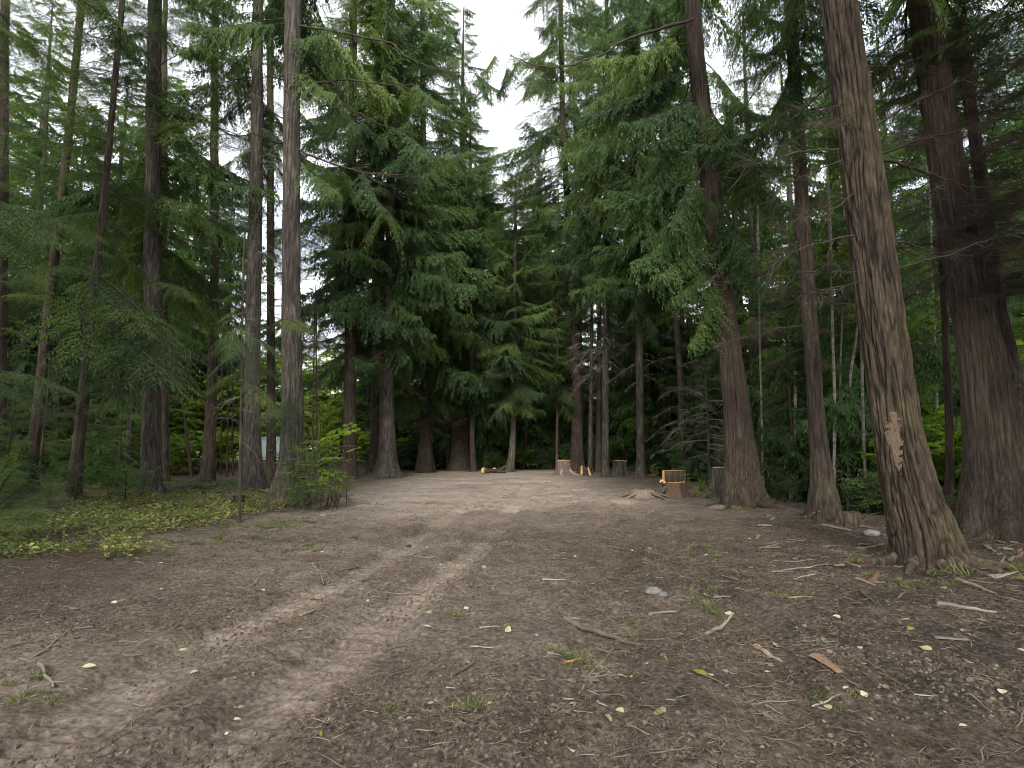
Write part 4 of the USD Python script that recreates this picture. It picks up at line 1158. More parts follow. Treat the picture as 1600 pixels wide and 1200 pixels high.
# thin sapling poles behind the left trees
for k, (px, Yb, w, lean) in enumerate([(355, 31, 3, 2), (364, 33, 3, -2), (300, 30, 5, -28), (488, 26, 3, 3), (496, 27, 3, -2), (90, 27, 4, 4), (345, 34, 3, 3), (836, 42, 3, 2), (1015, 38, 3, 1), (822, 41, 3, -1), (700, 40, 3, 1), (1078, 33, 3, -3)]):
    b = 700 + 1.45 * 900 / Yb
    t = Tree('sapling_tree', 'thin bare sapling pole rising between the bigger trunks', [(px, b, w * 1.2), (px + lean * .4, b - 90, w), (px + lean, b - 220, w * .7)], Y=Yb, H=9, mat='bark_brown', group='thin sapling poles between the trunks', seed=240 + k, nseg=7, step=.8, flare=(.2, .2, 4), cat='sapling')
    t.crown(2.5, 16, 1.3, 'hemlock+dead', tilt=(0, 30)).done()

t = Tree('hemlock_sapling', 'slender pole of a young hemlock with feathery boughs right of the ground cover', [(374, 812, 6), (376, 700, 5), (378, 560, 4.2), (380, 440, 3)], Y=12.2, H=6.2, mat='bark_brown', seed=50, nseg=10, step=.12, flare=(.5, .15, 4), cat='young conifer')
t.boughs([(378, 520, 440, 560, 0, -.5), (378, 525, 330, 560, 0, .3), (378, 560, 445, 600, 0, .5), (378, 545, 325, 590, 0, -.3), (379, 500, 430, 520, 0, .6), (378, 590, 430, 650, 0, -.6), (378, 580, 325, 615, 0, .2), (379, 480, 340, 505, 0, -.4),
          (379, 470, 420, 490, 0, .1), (378, 610, 415, 640, 0, .3), (378, 500, 360, 560, 0, -1), (379, 535, 395, 590, 0, -.9)], 'hemlock')
t.boughs([(377, 640, 420, 655, 0, .4), (377, 660, 340, 650, 0, -.3), (377, 690, 410, 720, 0, .2), (377, 620, 330, 640, 0, .4)], 'dead')
t.crown(4.4, 14, .7, 'hemlock', tilt=(5, 40)).done()
t = Tree('fir_sapling', 'young yellow-green fir with upswept boughs at the lower left edge', [(-14, 850, 9), (-12, 760, 7), (-12, 690, 5)], Y=10, H=2.2, mat='bark_brown', seed=51, nseg=8, step=.1, flare=(.3, .1, 4), cat='young conifer')
t.boughs([(-12, 800, 72, 752, 0, -.8), (-12, 790, 28, 735, 0, -1), (-12, 815, 60, 800, 0, -1.2), (-12, 800, 75, 780, 0, -.6), (-12, 780, 20, 705, 0, -.5), (-12, 820, 40, 830, 0, -1.5)], 'hemlock').done()
t = Tree('dead_tree', 'dead sapling with a pale web of bare drooping twigs left of the big leaning cedar', [(1108, 738, 5), (1106, 640, 4), (1100, 560, 3)], Y=22, H=5.4, mat='bark_grey', seed=52, nseg=8, step=.2, flare=(.3, .1, 4))
t.crown(1.0, 44, 2.3, 'dead', z1=5.2, tilt=(-10, 30)).done()

# the bush at the foot of the pale cedar, with an old stump in it
t = Tree('leafy_bush', 'tangled bush of upright stems with yellow-green leaves at the foot of the pale cedar', [(492, 792, 4), (496, 720, 3), (500, 660, 2.5)], Y=14.2, H=2.5, mat='twig_wood', seed=53, nseg=6, step=.2, flare=(.1, .1, 3), cat='bush')
r = np.random.default_rng(12)
o = t.origin
stems = []
for k in range(46):
    p = o + np.array([r.uniform(-.75, .65), r.uniform(-.5, .6), -.05])
    e = p + np.array([r.uniform(-.3, .35), r.uniform(-.3, .3), r.uniform(.6, 2.0)])
    mid = (p + e) / 2 + r.normal(size=3) * .07
    stems.append(tube(cat_rom(np.array([p, mid, e]), 5), np.linspace(.012, .004, 11), 5))
    for q in range(5):
        u = r.uniform(.3, 1)
        i = pick('under' if r.random() < .55 else 'leafy', r)
        t.inst.append((p + (e - p) * u, r.uniform(0, 6.28), r.uniform(-.4, .5), 0, r.uniform(.16, .36), i))
part(t.x, 'stems', join(stems), 'twig_wood', True, o)
t.boughs([(490, 700, 550, 662, 0, -.2), (498, 690, 553, 672, 0, -.2), (500, 730, 533, 745, 0, -.3), (500, 720, 530, 715, 0, -.3), (495, 700, 525, 690, 0, 0), (500, 735, 520, 760, 0, -.2)], 'maple')
t.boughs([(470, 752, 425, 772, 0, -.5), (475, 750, 445, 785, 0, -.7), (470, 750, 500, 780, 0, -.6), (460, 748, 420, 752, 0, -.3), (480, 748, 515, 770, 0, -.4), (465, 750, 470, 790, 0, -.9)], 'hemlock')
t.boughs([(470, 745, 430, 705, 0, -.4), (470, 740, 455, 700, 0, -.4), (480, 735, 505, 695, 0, -.3), (465, 750, 435, 730, 0, -.5)], 'under')
for k in range(16):
    p = o + np.array([r.uniform(-1.3, .7), r.uniform(-.7, .2), r.uniform(.02, .3)])
    t.dead.append((p, r.uniform(0, 6.28), r.uniform(-.1, .7), 0, r.uniform(.2, .4), pick('brown', r)))
t.done()
t = Tree('leafy_bush', 'low broadleaf bush with drooping pale leaves beside the fluted cedar', [(572, 735, 3), (575, 700, 2)], Y=33, H=1.6, mat='twig_wood', seed=54, nseg=6, step=.2, flare=(.1, .1, 3), cat='bush')
t.crown(.3, 30, .9, 'under', tilt=(0, 40)).done()
t = Tree('weed_plant', 'small upright weed with drooping leaves at the left edge of the track', [(541, 790, 2), (542, 755, 1.5)], Y=14.6, H=.75, mat='twig_wood', seed=55, nseg=5, step=.1, flare=(.1, .1, 3), cat='plant')
t.crown(.1, 14, .28, 'under', tilt=(0, 40)).done()

# ------------------------------------------------------------------ stumps
def shell(c, R0, h, seed, flare=.5, fh=.25, lobes=5, nseg=56, nr=18, dep=.02, tiltz=0.0):
    r = np.random.default_rng(seed)
    th = np.arange(nseg) / nseg * 2 * PI
    ph = r.uniform(0, 6.28, 4)
    lob = .35 + .9 * (.5 + .5 * np.cos(lobes * th + ph[0] + .7 * np.sin(th + ph[1]))) ** 1.6
    V = []
    for k in range(nr):
        u = k / (nr - 1)
        z = -.25 + (h + .25) * u
        R = R0 * (1 + flare * np.exp(-max(z, 0) / fh) * lob) * (1 + .07 * np.cos(3 * th + ph[2]) + .05 * np.cos(5 * th + ph[3]))
        Q = np.stack([R0 * np.cos(th) * 16, R0 * np.sin(th) * 16, np.full(nseg, z * 1.6)], 1)
        R = R + dep * (np.clip(np.abs(noise(Q, seed) - .5) * 4, 0, 1) - .6)
        zz = z + (tiltz * np.cos(th) * R0 if k == nr - 1 else 0)
        V.append(np.stack([c[0] + R * np.cos(th), c[1] + R * np.sin(th), c[2] + zz + 0 * R], 1))
    V = np.array(V)
    i, j = np.meshgrid(np.arange(nr - 1), np.arange(nseg), indexing='ij')
    a0, a1 = (i * nseg + j).ravel(), (i * nseg + (j + 1) % nseg).ravel()
    f = np.vstack([np.stack([a0, a1, a1 + nseg], 1), np.stack([a0, a1 + nseg, a0 + nseg], 1)])
    return V.reshape(-1, 3), f, V[-1]


def cap(ring, seed, rough=.012, lift=.0, inset=1.0, n=5):
    r = np.random.default_rng(seed)
    c = ring.mean(0)
    k = len(ring)
    V = [c + (ring - c) * inset * (1 - q / n) + np.array([0, 0, lift]) + np.c_[np.zeros((k, 2)), r.normal(size=k) * rough * (q > 0)] for q in range(n)] + [c[None] + [0, 0, lift]]
    V = np.vstack(V)
    i, j = np.meshgrid(np.arange(n - 1), np.arange(k), indexing='ij')
    a0, a1 = (i * k + j).ravel(), (i * k + (j + 1) % k).ravel()
    f = np.vstack([np.stack([a0, a1, a1 + k], 1), np.stack([a0, a1 + k, a0 + k], 1)])
    jj = np.arange(k)
    f = np.vstack([f, np.stack([(n - 1) * k + jj, (n - 1) * k + (jj + 1) % k, np.full(k, n * k)], 1)])
    return V, f


def prism(poly, z0, z1, jag=0, seed=0):
    m = trimesh.creation.extrude_polygon(poly, z1 - z0, engine='earcut')
    m.apply_translation([0, 0, z0])
    return m


def splinters(x, c, R, z, n, seed, m='cut_orange', h=(.02, .07)):
    r = np.random.default_rng(seed)
    ms = []
    for k in range(n):
        a = r.uniform(0, 6.28); b = c + np.array([math.cos(a) * R * .8, math.sin(a) * R * .8, z - .02])
        e = b + np.array([r.normal() * .03, r.normal() * .03, r.uniform(*h)])
        ms.append(tube(np.stack([b, (b + e) / 2 + r.normal(size=3) * .006, e]), np.array([.022, .016, .008]), 4))
    part(x, 'splinters', join(ms), m, 30, c)


def stump(label, px, py, wpx, h, mat, seed, cut='cut_orange', flare=.5, lobes=5, spl=5, Y=None, tiltz=0.0):
    p = on_ground(px, py)
    if Y:
        p = at(px, py, Y); p[2] = hz(p[0], p[1])
    R = wpx / 2 / F * p[1]
    p[1] += R * .6
    p[2] = hz(p[0], p[1])
    x = thing('stump', label, 'stump', p)
    V, f, ring = shell(p, R, h, seed, flare, .28 * h / .75, lobes, tiltz=tiltz)
    part(x, 'bark', (V, f), mat, 40, p)
    part(x, 'cut_face', cap(ring, seed, .012, 0.0, .999), cut, 30, p)
    if spl:
        splinters(x, p, R, h, spl, seed, cut)
    return x, p, R, ring


x, p, R, ring = stump('freshly cut stump with a pale yellow rim, leftmost of the stumps at the clearing edge', 881, 742, 20, .78, 'old_wood', 1, flare=.8, tiltz=.05)
# a pale strip where the bark is off, and a fallen splinter at its foot
th = np.linspace(PI * .93, PI * 1.12, 5)
strip = np.array([[p[0] + (R * (1.02 + .5 * math.exp(-max(z, 0) / .25)) + .02) * math.cos(a), p[1] + (R * (1.02 + .5 * math.exp(-max(z, 0) / .25)) + .02) * math.sin(a), p[2] + z] for z in np.linspace(.02, .77, 7) for a in th])
i, j = np.meshgrid(np.arange(6), np.arange(4), indexing='ij'); a0 = (i * 5 + j).ravel()
part(x, 'bare_strip', (strip, np.vstack([np.stack([a0, a0 + 1, a0 + 6], 1), np.stack([a0, a0 + 6, a0 + 5], 1)])), 'pale_wood', True, p)
rs = np.random.default_rng(3)
part(x, 'root', tube(cat_rom(np.array([p + [R * .7, -R * .5, .30], p + [R * 1.5, -R * .9, .08], p + [R * 2.4, -R * 1.2, -.03]]), 5), np.linspace(.12, .03, 11), 7), 'pale_wood', True, p)
part(x, 'root', tube(cat_rom(np.array([p + [-R * .3, -R * .9, .25], p + [-R * .5, -R * 1.6, .06], p + [-R * .4, -R * 2.2, -.04]]), 5), np.linspace(.12, .03, 11), 7), 'pale_wood', True, p)

x, p, R, ring = stump('broken little stump with bright orange split wood, second from the left among the stumps', 914, 743, 22, .38, 'bark_brown', 2, flare=.5, spl=0, cut='split_red')
for k, (dx, dz, hh, w) in enumerate(((.02, .1, .56, .24), (.24, .05, .40, .20), (-.2, .1, .46, .16))):
    b = p + np.array([dx, -R * .8 - .04 * k, -.05])
    poly = Polygon([(-w / 2, -.035), (w / 2, -.04), (w * .45, .04), (-w * .4, .035)])
    m = prism(poly, 0, hh); v = m.vertices; top = v[:, 2] > hh * .5
    v[top] = v[top] * [.5, .6, 1] + [.0, 0, .05 * k]
    v[:, 0] += .35 * (dx > 0) * v[:, 2] * -.6
    part(x, 'split_slab', (v + b, m.faces), 'cut_orange' if k else 'split_red', 20, p)

x, p, R, ring = stump('weathered grey stump with an orange top rim, right of the straight dead trunk', 971, 744, 21, .80, 'bark_grey', 3, flare=.75, lobes=8, tiltz=-.06)
# the big notched stump
x, p, R, ring = stump('big orange stump cut at two heights like a chair, before a two-toned trunk', 1056, 777, 33, .44, 'split_red', 4, flare=.35, spl=10)
half = Polygon(ring[:, :2]).buffer(-.005).intersection(sbox(p[0] - 3, p[1] - R * .25, p[0] + 3, p[1] + 3))
v = prism(half, p[2] + .462, p[2] + .80)
nv = v.vertices; tri = v.triangles_center; nrm = v.face_normals
front = nrm[:, 1] < -.8; topf = nrm[:, 2] > .8
for nm, mask, m in (('cut_face', topf, 'cut_orange'), ('split_face', front, 'bark_brown'), ('bark', ~(topf | front), 'cut_orange')):
    s = trimesh.Trimesh(nv, v.faces[mask], process=True); s.remove_unreferenced_vertices()
    s = s.subdivide().subdivide() if nm != 'cut_face' else s
    part(x, nm, s, m, 20, p)
ms = []
for k in range(16):                                          # torn fibres along the split
    b = np.array([p[0] + rs.uniform(-.8, .8) * R, p[1] - R * .26 - rs.uniform(0, .03), p[2] + .45]); e = b + [rs.normal() * .02, 0, rs.uniform(.06, .32)]
    ms.append(tube(np.stack([b, e]), np.array([.022, .008]), 4))
part(x, 'splinters', join(ms), 'split_red', 20, p)
part(x, 'root', tube(cat_rom(np.array([p + [-R * .7, -R * .5, .30], p + [-R * 1.6, -R * .9, .12], p + [-R * 2.6, -R * 1.2, -.04]]), 5), np.linspace(.11, .03, 11), 7), 'bark_grey', True, p)
part(x, 'bark_flap', tube(cat_rom(np.array([p + [-R * .9, -R * .3, .42], p + [-R * 1.25, -R * .5, .5], p + [-R * 1.45, -R * .6, .44]]), 4), np.linspace(.06, .02, 9), 5), 'cut_orange', True, p)

x, p, R, ring = stump('grey barked stump with a flat orange top, half hidden by the big leaning cedar', 1131, 775, 27, .86, 'bark_grey', 5, flare=.7, lobes=6, spl=3)
x, p, R, ring = stump('low rotten old stump crumbling into the dirt left of the orange notched stump', 1006, 778, 30, .22, 'old_wood', 6, cut='old_wood', flare=.8, spl=9, lobes=7)
ms = [tube(cat_rom(np.array([p + [math.cos(a) * R, math.sin(a) * R, .12], p + [math.cos(a) * R * 2, math.sin(a) * R * 2, .06], p + [math.cos(a) * R * 3, math.sin(a) * R * 3, -.04]]), 4), np.linspace(.06, .02, 9), 5) for a in (3.4, 3.9, 5.4, 6.1)]
for m in ms:
    part(x, 'root', m, 'old_wood', True, p)
stump('small mossy old stump beside the hemlock sapling at left', 362, 790, 26, .26, 'bark_brown', 7, cut='old_wood', spl=0)
stump('dark old stump overgrown by the bush at the foot of the pale cedar', 446, 800, 46, .72, 'bark_brown', 8, cut='bark_brown', spl=0, flare=.5, Y=15.0)
stump('dark rotten stump chunk beside the foot of the slender brown cedar at right', 1334, 822, 30, .24, 'bark_brown', 9, cut='bark_brown', spl=0, Y=11.6)

# ------------------------------------------------------------------ logs, planks, sticks, stones
def log(label, c, d, L, R, seed, cutm='cut_orange', bark='bark_red', group=None):
    d = np.asarray(d, float); d /= np.linalg.norm(d); c = np.asarray(c, float)
    x = thing('log', label, 'log', c, group)
    u = np.linspace(0, 1, 7)
    r = np.random.default_rng(seed)
    q = c + d * L * (u - .5)[:, None] + r.normal(size=(7, 3)) * .006
    v, f = tube(q, R * (1 + .06 * r.normal(size=7)), 14, False)
    part(x, 'bark', (v, f), bark, True, c)
    for e in (0, 6):
        ring = v[e * 14:(e + 1) * 14]; cc = ring.mean(0)
        V = np.vstack([ring, (ring - cc) * .5 + cc + d * (.004 if e else -.004), cc])
        jj = np.arange(14); k2 = (jj + 1) % 14
        F2 = np.vstack([np.stack([jj, k2, k2 + 14], 1), np.stack([jj, k2 + 14, jj + 14], 1), np.stack([jj + 14, k2 + 14, np.full(14, 28)], 1)])
        if not e:
            F2 = F2[:, ::-1]
        part(x, 'cut_end', (V, F2), cutm, True, c)


b = on_ground(768, 739)
log('short orange cut log lying across the front of the little log pile', b + [-.05, 0, .12], (1, .25, 0), .75, .13, 1)
log('round log with its orange end facing the camera, left in the little log pile', b + [-.38, .42, .15], (.25, 1, 0), .6, .15, 2)
log('log end facing the camera, middle of the little log pile', b + [.12, .42, .14], (-.1, 1, 0), .6, .14, 3)
log('tilted split log leaning at the right end of the little log pile', b + [.55, .12, .20], (.7, .3, .45), .6, .12, 4, cutm='pale_wood')
log('small dark log at the right foot of the little log pile', b + [.62, -.2, .08], (1, -.2, 0), .5, .08, 5)
b = on_ground(268, 766)
log('long mossy fallen log lying behind the ground cover at left', at(285, 757, 21.5) * [1, 1, 0] + [0, 0, hz(*at(285, 757, 21.5)[:2]) + .10], (1, -.05, .02), 2.6, .12, 6, cutm='old_wood', bark='bark_brown')
log('short fallen log in front of the dark straight trunk at left', at(345, 768, 19) * [1, 1, 0] + [0, 0, hz(*at(345, 768, 19)[:2]) + .06], (1, .1, 0), 1.1, .08, 7, cutm='old_wood', bark='bark_brown')


def stick(label, x0, y0, x1, y1, wpx, m='old_wood', flat=1.0, seed=0, cat='stick', name='stick', bend=.03, group=None):
    a, b = on_ground(x0, y0), on_ground(x1, y1)
    r = np.random.default_rng(seed)
    R = wpx / 2 / F * a[1]
    n = 9
    u = np.linspace(0, 1, n)
    c = a + (b - a) * u[:, None]
    L = np.linalg.norm(b - a)
    c[:, :2] += np.cumsum(r.normal(size=(n, 2)), 0) * L * bend / 3
    c[:, 2] = np.array([hz(*q[:2]) for q in c])
    c[:, 2] = c[:, 2] * .5 + c[:, 2].mean() * .5 + R * flat * .75 + .004
    v, f = tube(c, R * (1 - .45 * u) * (1 + .12 * r.normal(size=n)), 7)
    if flat != 1:
        base = np.repeat(c, 7, 0); v[:n * 7, 2] = base[:, 2] + (v[:n * 7, 2] - base[:, 2]) * flat
    x = thing(name, label, cat, c[n // 2], group)
    part(x, 'shaft' if name == 'stick' else 'slab', (v, f), m, True if flat == 1 else 30, c[n // 2])
    if name == 'stick' and L > .35:
        pass
    if name == 'stick' and L > .5:
        ms = []
        for k in range(3):
            q = c[int(r.integers(2, n - 1))]; e = q + (b - a) / L * L * r.uniform(.08, .2) + np.array([r.normal() * L * .08, r.normal() * L * .08, r.uniform(0, .03)])
            ms.append(tube(np.stack([q, e]), np.array([R * .4, R * .15]), 4))
        part(x, 'side_twigs', join(ms), m, True, c[n // 2])


for k, s in enumerate([
    ('long dark crooked stick lying right of the tracks in the foreground', 882, 968, 1018, 1004, 8, 'old_wood'),
    ('short thick stick at the edge of the right tyre track', 704, 1057, 740, 1042, 7, 'old_wood'),
    ('thin long twig reaching right from the short thick stick', 762, 1050, 868, 1028, 4, 'old_wood'),
    ('smooth grey stick lying level below the pale stones', 1012, 964, 1058, 959, 5, 'dead_grey'),
    ('thick dark stick slanting down in the lower left corner', 62, 1045, 84, 1082, 6, 'old_wood'),
    ('pale bent twig standing out on the dirt left of the track', 490, 882, 507, 917, 3, 'pale_wood'),
    ('thin dark twig across the left wheel track', 600, 926, 642, 930, 3, 'old_wood'),
    ('pale broken stick end on the left wheel track', 469, 965, 493, 957, 6, 'pale_wood'),
    ('dark forked stick among the bark chips at the bottom', 908, 1088, 968, 1022, 5, 'old_wood'),
    ('thin bare stick reaching up from the bottom right', 1270, 1112, 1322, 1082, 3, 'dead_grey'),
    ('short dark stick below the furrowed trunk', 1345, 926, 1370, 945, 5, 'old_wood'),
    ('curved pale root piece lying in the dirt at centre right', 1096, 994, 1136, 966, 8, 'pale_wood'),
    ('long grey stick lying flat at the right edge', 1466, 948, 1560, 962, 7, 'dead_grey'),
    ('pale stick pointing right beside the bark slab', 1492, 908, 1548, 932, 6, 'pale_wood'),
    ('thin branch lying level on the dirt below the slender brown cedar', 1204, 896, 1290, 882, 3, 'dead_grey'),
    ('dark thin branch lying flat on the dirt in mid clearing at right', 950, 905, 1042, 908, 3, 'old_wood'),
    ('thin pale stick lying in the lower left', 48, 1030, 106, 985, 3, 'pale_wood'),
    ('leaning bare stick stuck in the ground cover at left', 120, 830, 160, 760, 3, 'old_wood')]):
    stick(*s, seed=k)
for k, s in enumerate([
    ('broad brown bark slab leaning at the foot of the furrowed trunk', 1452, 872, 1500, 900, 15, 'old_wood'),
    ('pale wood slab lying beside the slender brown cedar', 1288, 822, 1330, 830, 12, 'pale_wood'),
    ('brown slab of wood left of the furrowed trunk', 1345, 858, 1378, 852, 12, 'old_wood'),
    ('thin bark plate below the slender brown cedar', 1283, 858, 1316, 854, 9, 'old_wood'),
    ('split pale wood piece lying below the furrowed trunk', 1340, 905, 1366, 916, 10, 'pale_wood'),
    ('reddish bark piece standing up below the furrowed trunk', 1362, 912, 1373, 897, 12, 'torn_bark'),
    ('pale curled bark sheet on the right edge', 1556, 905, 1590, 896, 10, 'pale_wood'),
    ('long pale bark plank on the dirt at bottom right', 1182, 1010, 1222, 1038, 10, 'pale_wood'),
    ('torn reddish bark sheet lying at the bottom right', 1276, 1030, 1312, 1056, 20, 'torn_bark'),
    ('grey flat slab lying on the dirt at the right', 1460, 1001, 1512, 1002, 12, 'stone_grey'),
    ('orange wood chip strip on the dirt at the bottom', 884, 1036, 912, 1030, 8, 'cut_orange')]):
    stick(*s, flat=.32, seed=40 + k, cat='bark slab', name='bark_slab', bend=.015)
r = np.random.default_rng(21)
for k in range(40):                                         # bark and wood pieces by the right trunks
    px, py = (r.uniform(1500, 1600), r.uniform(835, 905)) if k < 22 else (r.uniform(1180, 1470), r.uniform(822, 905))
    stick('broken piece of bark or wood littering the ground by the right trunks', px, py, px + r.uniform(-30, 30), py + r.uniform(-7, 12), r.uniform(4, 9), ['old_wood', 'pale_wood', 'old_wood', 'torn_bark'][k % 4], flat=r.uniform(.3, .7), seed=80 + k, cat='wood piece', name='wood_piece', group='broken wood pieces by the right trunks')
for k in range(46):
    px, py = r.uniform(20, 1580), r.uniform(860, 1170)
    if py < 880 and px < 300:
        continue
    l = r.uniform(14, 46)
    a = r.uniform(-.5, .5)
    stick('thin dead twig lying loose on the bare dirt', px, py, px + l * math.cos(a), py + .4 * l * math.sin(a), r.uniform(1.6, 3.2), ['old_wood', 'dead_grey', 'pale_wood', 'dead_brown'][k % 4], seed=140 + k, cat='twig', name='twig', group='loose twigs on the dirt')
for k in range(34):                                         # chips of fresh wood
    px, py = (r.uniform(840, 1010), r.uniform(1015, 1150)) if k < 22 else (r.uniform(300, 1500), r.uniform(880, 1120))
    a = r.uniform(0, 3.14)
    l = r.uniform(10, 24)
    stick('splintered chip of wood lying on the dirt', px, py, px + l * math.cos(a), py + .4 * l * math.sin(a), r.uniform(4, 8), ['pale_wood', 'old_wood', 'pale_wood'][k % 3], flat=.3, seed=240 + k, cat='wood chip', name='wood_chip', group='wood chips on the dirt')


def stone(label, px, py, wpx, hpx=.6, seed=0, m='stone_grey', group=None):
    p = on_ground(px, py)
    R = wpx / 2 / F * p[1]
    s = trimesh.creation.icosphere(3, R)
    v = np.array(s.vertices)
    v *= (1 + .55 * (fbm(v / R * 1.3 + seed * 7.7, 3, seed)[:, None] - .5))
    v *= [1, .8, hpx]
    p[2] = hz(p[0], p[1])
    o = tag(part(None, 'stone', (v + [0, 0, R * hpx * .35], s.faces), m, 40), label, 'stone', group)
    UsdGeom.Xformable(o).AddTranslateOp().Set(Gf.Vec3d(*p))


stone('pale grey lumpy stone lying on the dirt at centre right', 1022, 927, 26, .5, 1)
stone('small round grey stone touching the lumpy pale one', 1036, 931, 14, .7, 2)
stone('whitish stone at the left edge of the track below the bush', 505, 808, 12, .7, 3)
stone('brown flat rock beside the foot of the big leaning cedar', 1122, 796, 28, .4, 4, 'old_wood')
stone('grey-brown rock left of the furrowed trunk', 1362, 836, 24, .5, 5)
stone('white stone near the bottom right', 1371, 1090, 10, .8, 6)
stone('moss-tinted lump at the foot of the two-toned trunk', 558, 747, 14, .5, 8, 'grass_blade')
for k in range(26):
    stone('small grey stone half sunk in the dirt', r.uniform(60, 1550), r.uniform(850, 1130), r.uniform(4, 9), r.uniform(.4, .7), 20 + k, ['stone_grey', 'clod'][k % 2], group='small stones in the dirt')

# fallen leaves, each one a thing
def fallen(px, py, size, m='fallen_leaf_pale', seed=0):
    rr = np.random.default_rng(seed)
    p = on_ground(px, py)
    a = rr.uniform(0, 6.28)
    v, f = ngon_leaf(OVATE * [1, 1.15], np.zeros((1, 3)), np.array([[math.cos(a), math.sin(a), rr.uniform(-.05, .25)]]), np.array([[rr.normal() * .35, rr.normal() * .35, 1.0]]), np.array([size]))
    v[:, 2] -= v[:, 2].min() - .006
    o = tag(part(None, 'fallen_leaf', (v, f), m, False), {'fallen_leaf_pale': 'pale yellow leaf fallen flat on the brown dirt', 'yellow_leaf': 'bright yellow-green leaf fallen on the brown dirt'}[m], 'leaf', {'fallen_leaf_pale': 'pale fallen leaves on the dirt', 'yellow_leaf': 'yellow-green fallen leaves on the dirt'}[m])
    UsdGeom.Xformable(o).AddTranslateOp().Set(Gf.Vec3d(*p))


for k, (px, py, s) in enumerate([(258, 921, .09), (183, 943, .08), (292, 936, .07), (128, 1045, .10), (124, 1078, .09), (77, 973, .07), (475, 985, .09), (476, 845, .07), (575, 941, .06), (667, 957, .09), (660, 980, .10), (725, 953, .08), (771, 922, .07), (780, 963, .09), (790, 986, .11), (622, 1011, .07),
                                 (883, 907, .08), (896, 870, .08), (990, 861, .07), (1018, 858, .07), (1103, 933, .11), (1026, 1111, .13), (1144, 962, .10), (1213, 1007, .13), (1457, 1018, .11), (1515, 1040, .11), (1422, 971, .12), (1385, 940, .08), (757, 1100, .10), (504, 1128, .08), (1478, 921, .10), (1590, 1017, .08), (980, 885, .06), (908, 795, .09)]):
    fallen(px, py, s * .8, seed=k)
for k, (px, py, s) in enumerate([(1105, 1057, .11), (1040, 1035, .07), (1426, 983, .08), (1272, 1126, .10), (115, 1000, .06)]):
    fallen(px, py, s, 'yellow_leaf', 90 + k)
for k in range(110):
    fallen(r.uniform(10, 1590), r.uniform(780, 1170) if k > 40 else r.uniform(770, 880), r.uniform(.03, .075), 'fallen_leaf_pale' if k % 7 else 'yellow_leaf', 200 + k)

# ------------------------------------------------------------------ loose cover on the ground
def wedge(n, r, y0=2.2, y1=26, p=.55, pad=70):
    """points over the ground in front of the camera, denser close by (fine bits are too small to see far off)"""
    y = y0 * (y1 / y0) ** (r.random(n) ** p)
    x = (r.uniform(-pad, 1600 + pad, n) - 800) / 900 * y * 1.02
    return x, y


# shapes of the loose bits
for k in range(6):
    rr = np.random.default_rng(500 + k)
    L = [.05, .08, .12, .18, .26, .10][k]
    u = np.linspace(-.5, .5, 5)
    c = np.stack([L * u, np.cumsum(rr.normal(size=5)) * L * .06, .004 + .006 * rr.random(5)], 1)
    proto(f'bit_twig_{k}', (tube(c, np.array([.0014, .0022, .0024, .0018, .001]) * (1 + L * 4), 3, False), ['old_wood', 'litter_dry', 'dead_grey', 'litter_dry', 'old_wood', 'pale_wood'][k], True))
for k in range(4):
    rr = np.random.default_rng(520 + k)
    s = trimesh.creation.icosphere(1, .5)
    v = s.vertices * (1 + .5 * (rr.random((len(s.vertices), 1)) - .5)) * [1, .9, .6]
    proto(f'bit_clod_{k}', ((v, s.faces), 'clod', False))
for k in range(4):
    rr = np.random.default_rng(540 + k)
    n = 26                                                     # a pinch of needles and fibres
    az = rr.uniform(0, 6.28, n)
    D = np.stack([np.cos(az), np.sin(az), rr.uniform(-.05, .35, n)], 1)
    P = np.c_[rr.normal(size=(n, 2)) * .05, rr.uniform(0, .008, n)]
    proto(f'bit_needles_{k}', (diamonds(P, D, np.array([0, 0, 1.0]) + rr.normal(size=(n, 3)) * .4, rr.uniform(.025, .075, n), rr.uniform(.002, .0055, n)), 'litter_dry', False))
for k in range(3):
    rr = np.random.default_rng(560 + k)
    n = 5
    az = rr.uniform(0, 6.28, n)
    proto(f'bit_scraps_{k}', (ngon_leaf(OVATE, np.c_[rr.normal(size=(n, 2)) * .06, np.full(n, .006)], np.stack([np.cos(az), np.sin(az), rr.uniform(0, .4, n)], 1), np.array([0, 0, 1.0]) + rr.normal(size=(n, 3)) * .4, rr.uniform(.015, .05, n)), 'litter_dry', False))
for k in range(3):
    rr = np.random.default_rng(580 + k)
    n = 44
    az = rr.uniform(0, 6.28, n)
    D = np.stack([np.cos(az) * .6, np.sin(az) * .6, rr.uniform(.25, 1, n)], 1)
    proto(f'grass_{k}', (diamonds(np.c_[rr.normal(size=(n, 2)) * .05, np.zeros(n)], D, rr.normal(size=(n, 3)), rr.uniform(.04, .12, n), rr.uniform(.003, .006, n), .25), 'grass_blade', False))
for k in range(4):
    rr = np.random.default_rng(600 + k)
    n = 16
    az = rr.uniform(0, 6.28, n)
    P = np.c_[rr.normal(size=(n, 2)) * .10, rr.uniform(.03, .16, n)]
    st = [tube(np.stack([[p[0] * .4, p[1] * .4, 0], p]), np.array([.002, .0012]), 3, False) for p in P]
    lv = ngon_leaf(OVATE * [1, 1.3], P, np.stack([np.cos(az), np.sin(az), rr.uniform(-.3, .2, n)], 1), np.array([0, 0, 1.0]) + rr.normal(size=(n, 3)) * .3, rr.uniform(.035, .085, n))
    proto(f'herb_{k}', (join(st), 'litter_dry', True), (lv, 'herb_leaf', False))
NAMES = list(PROTO)


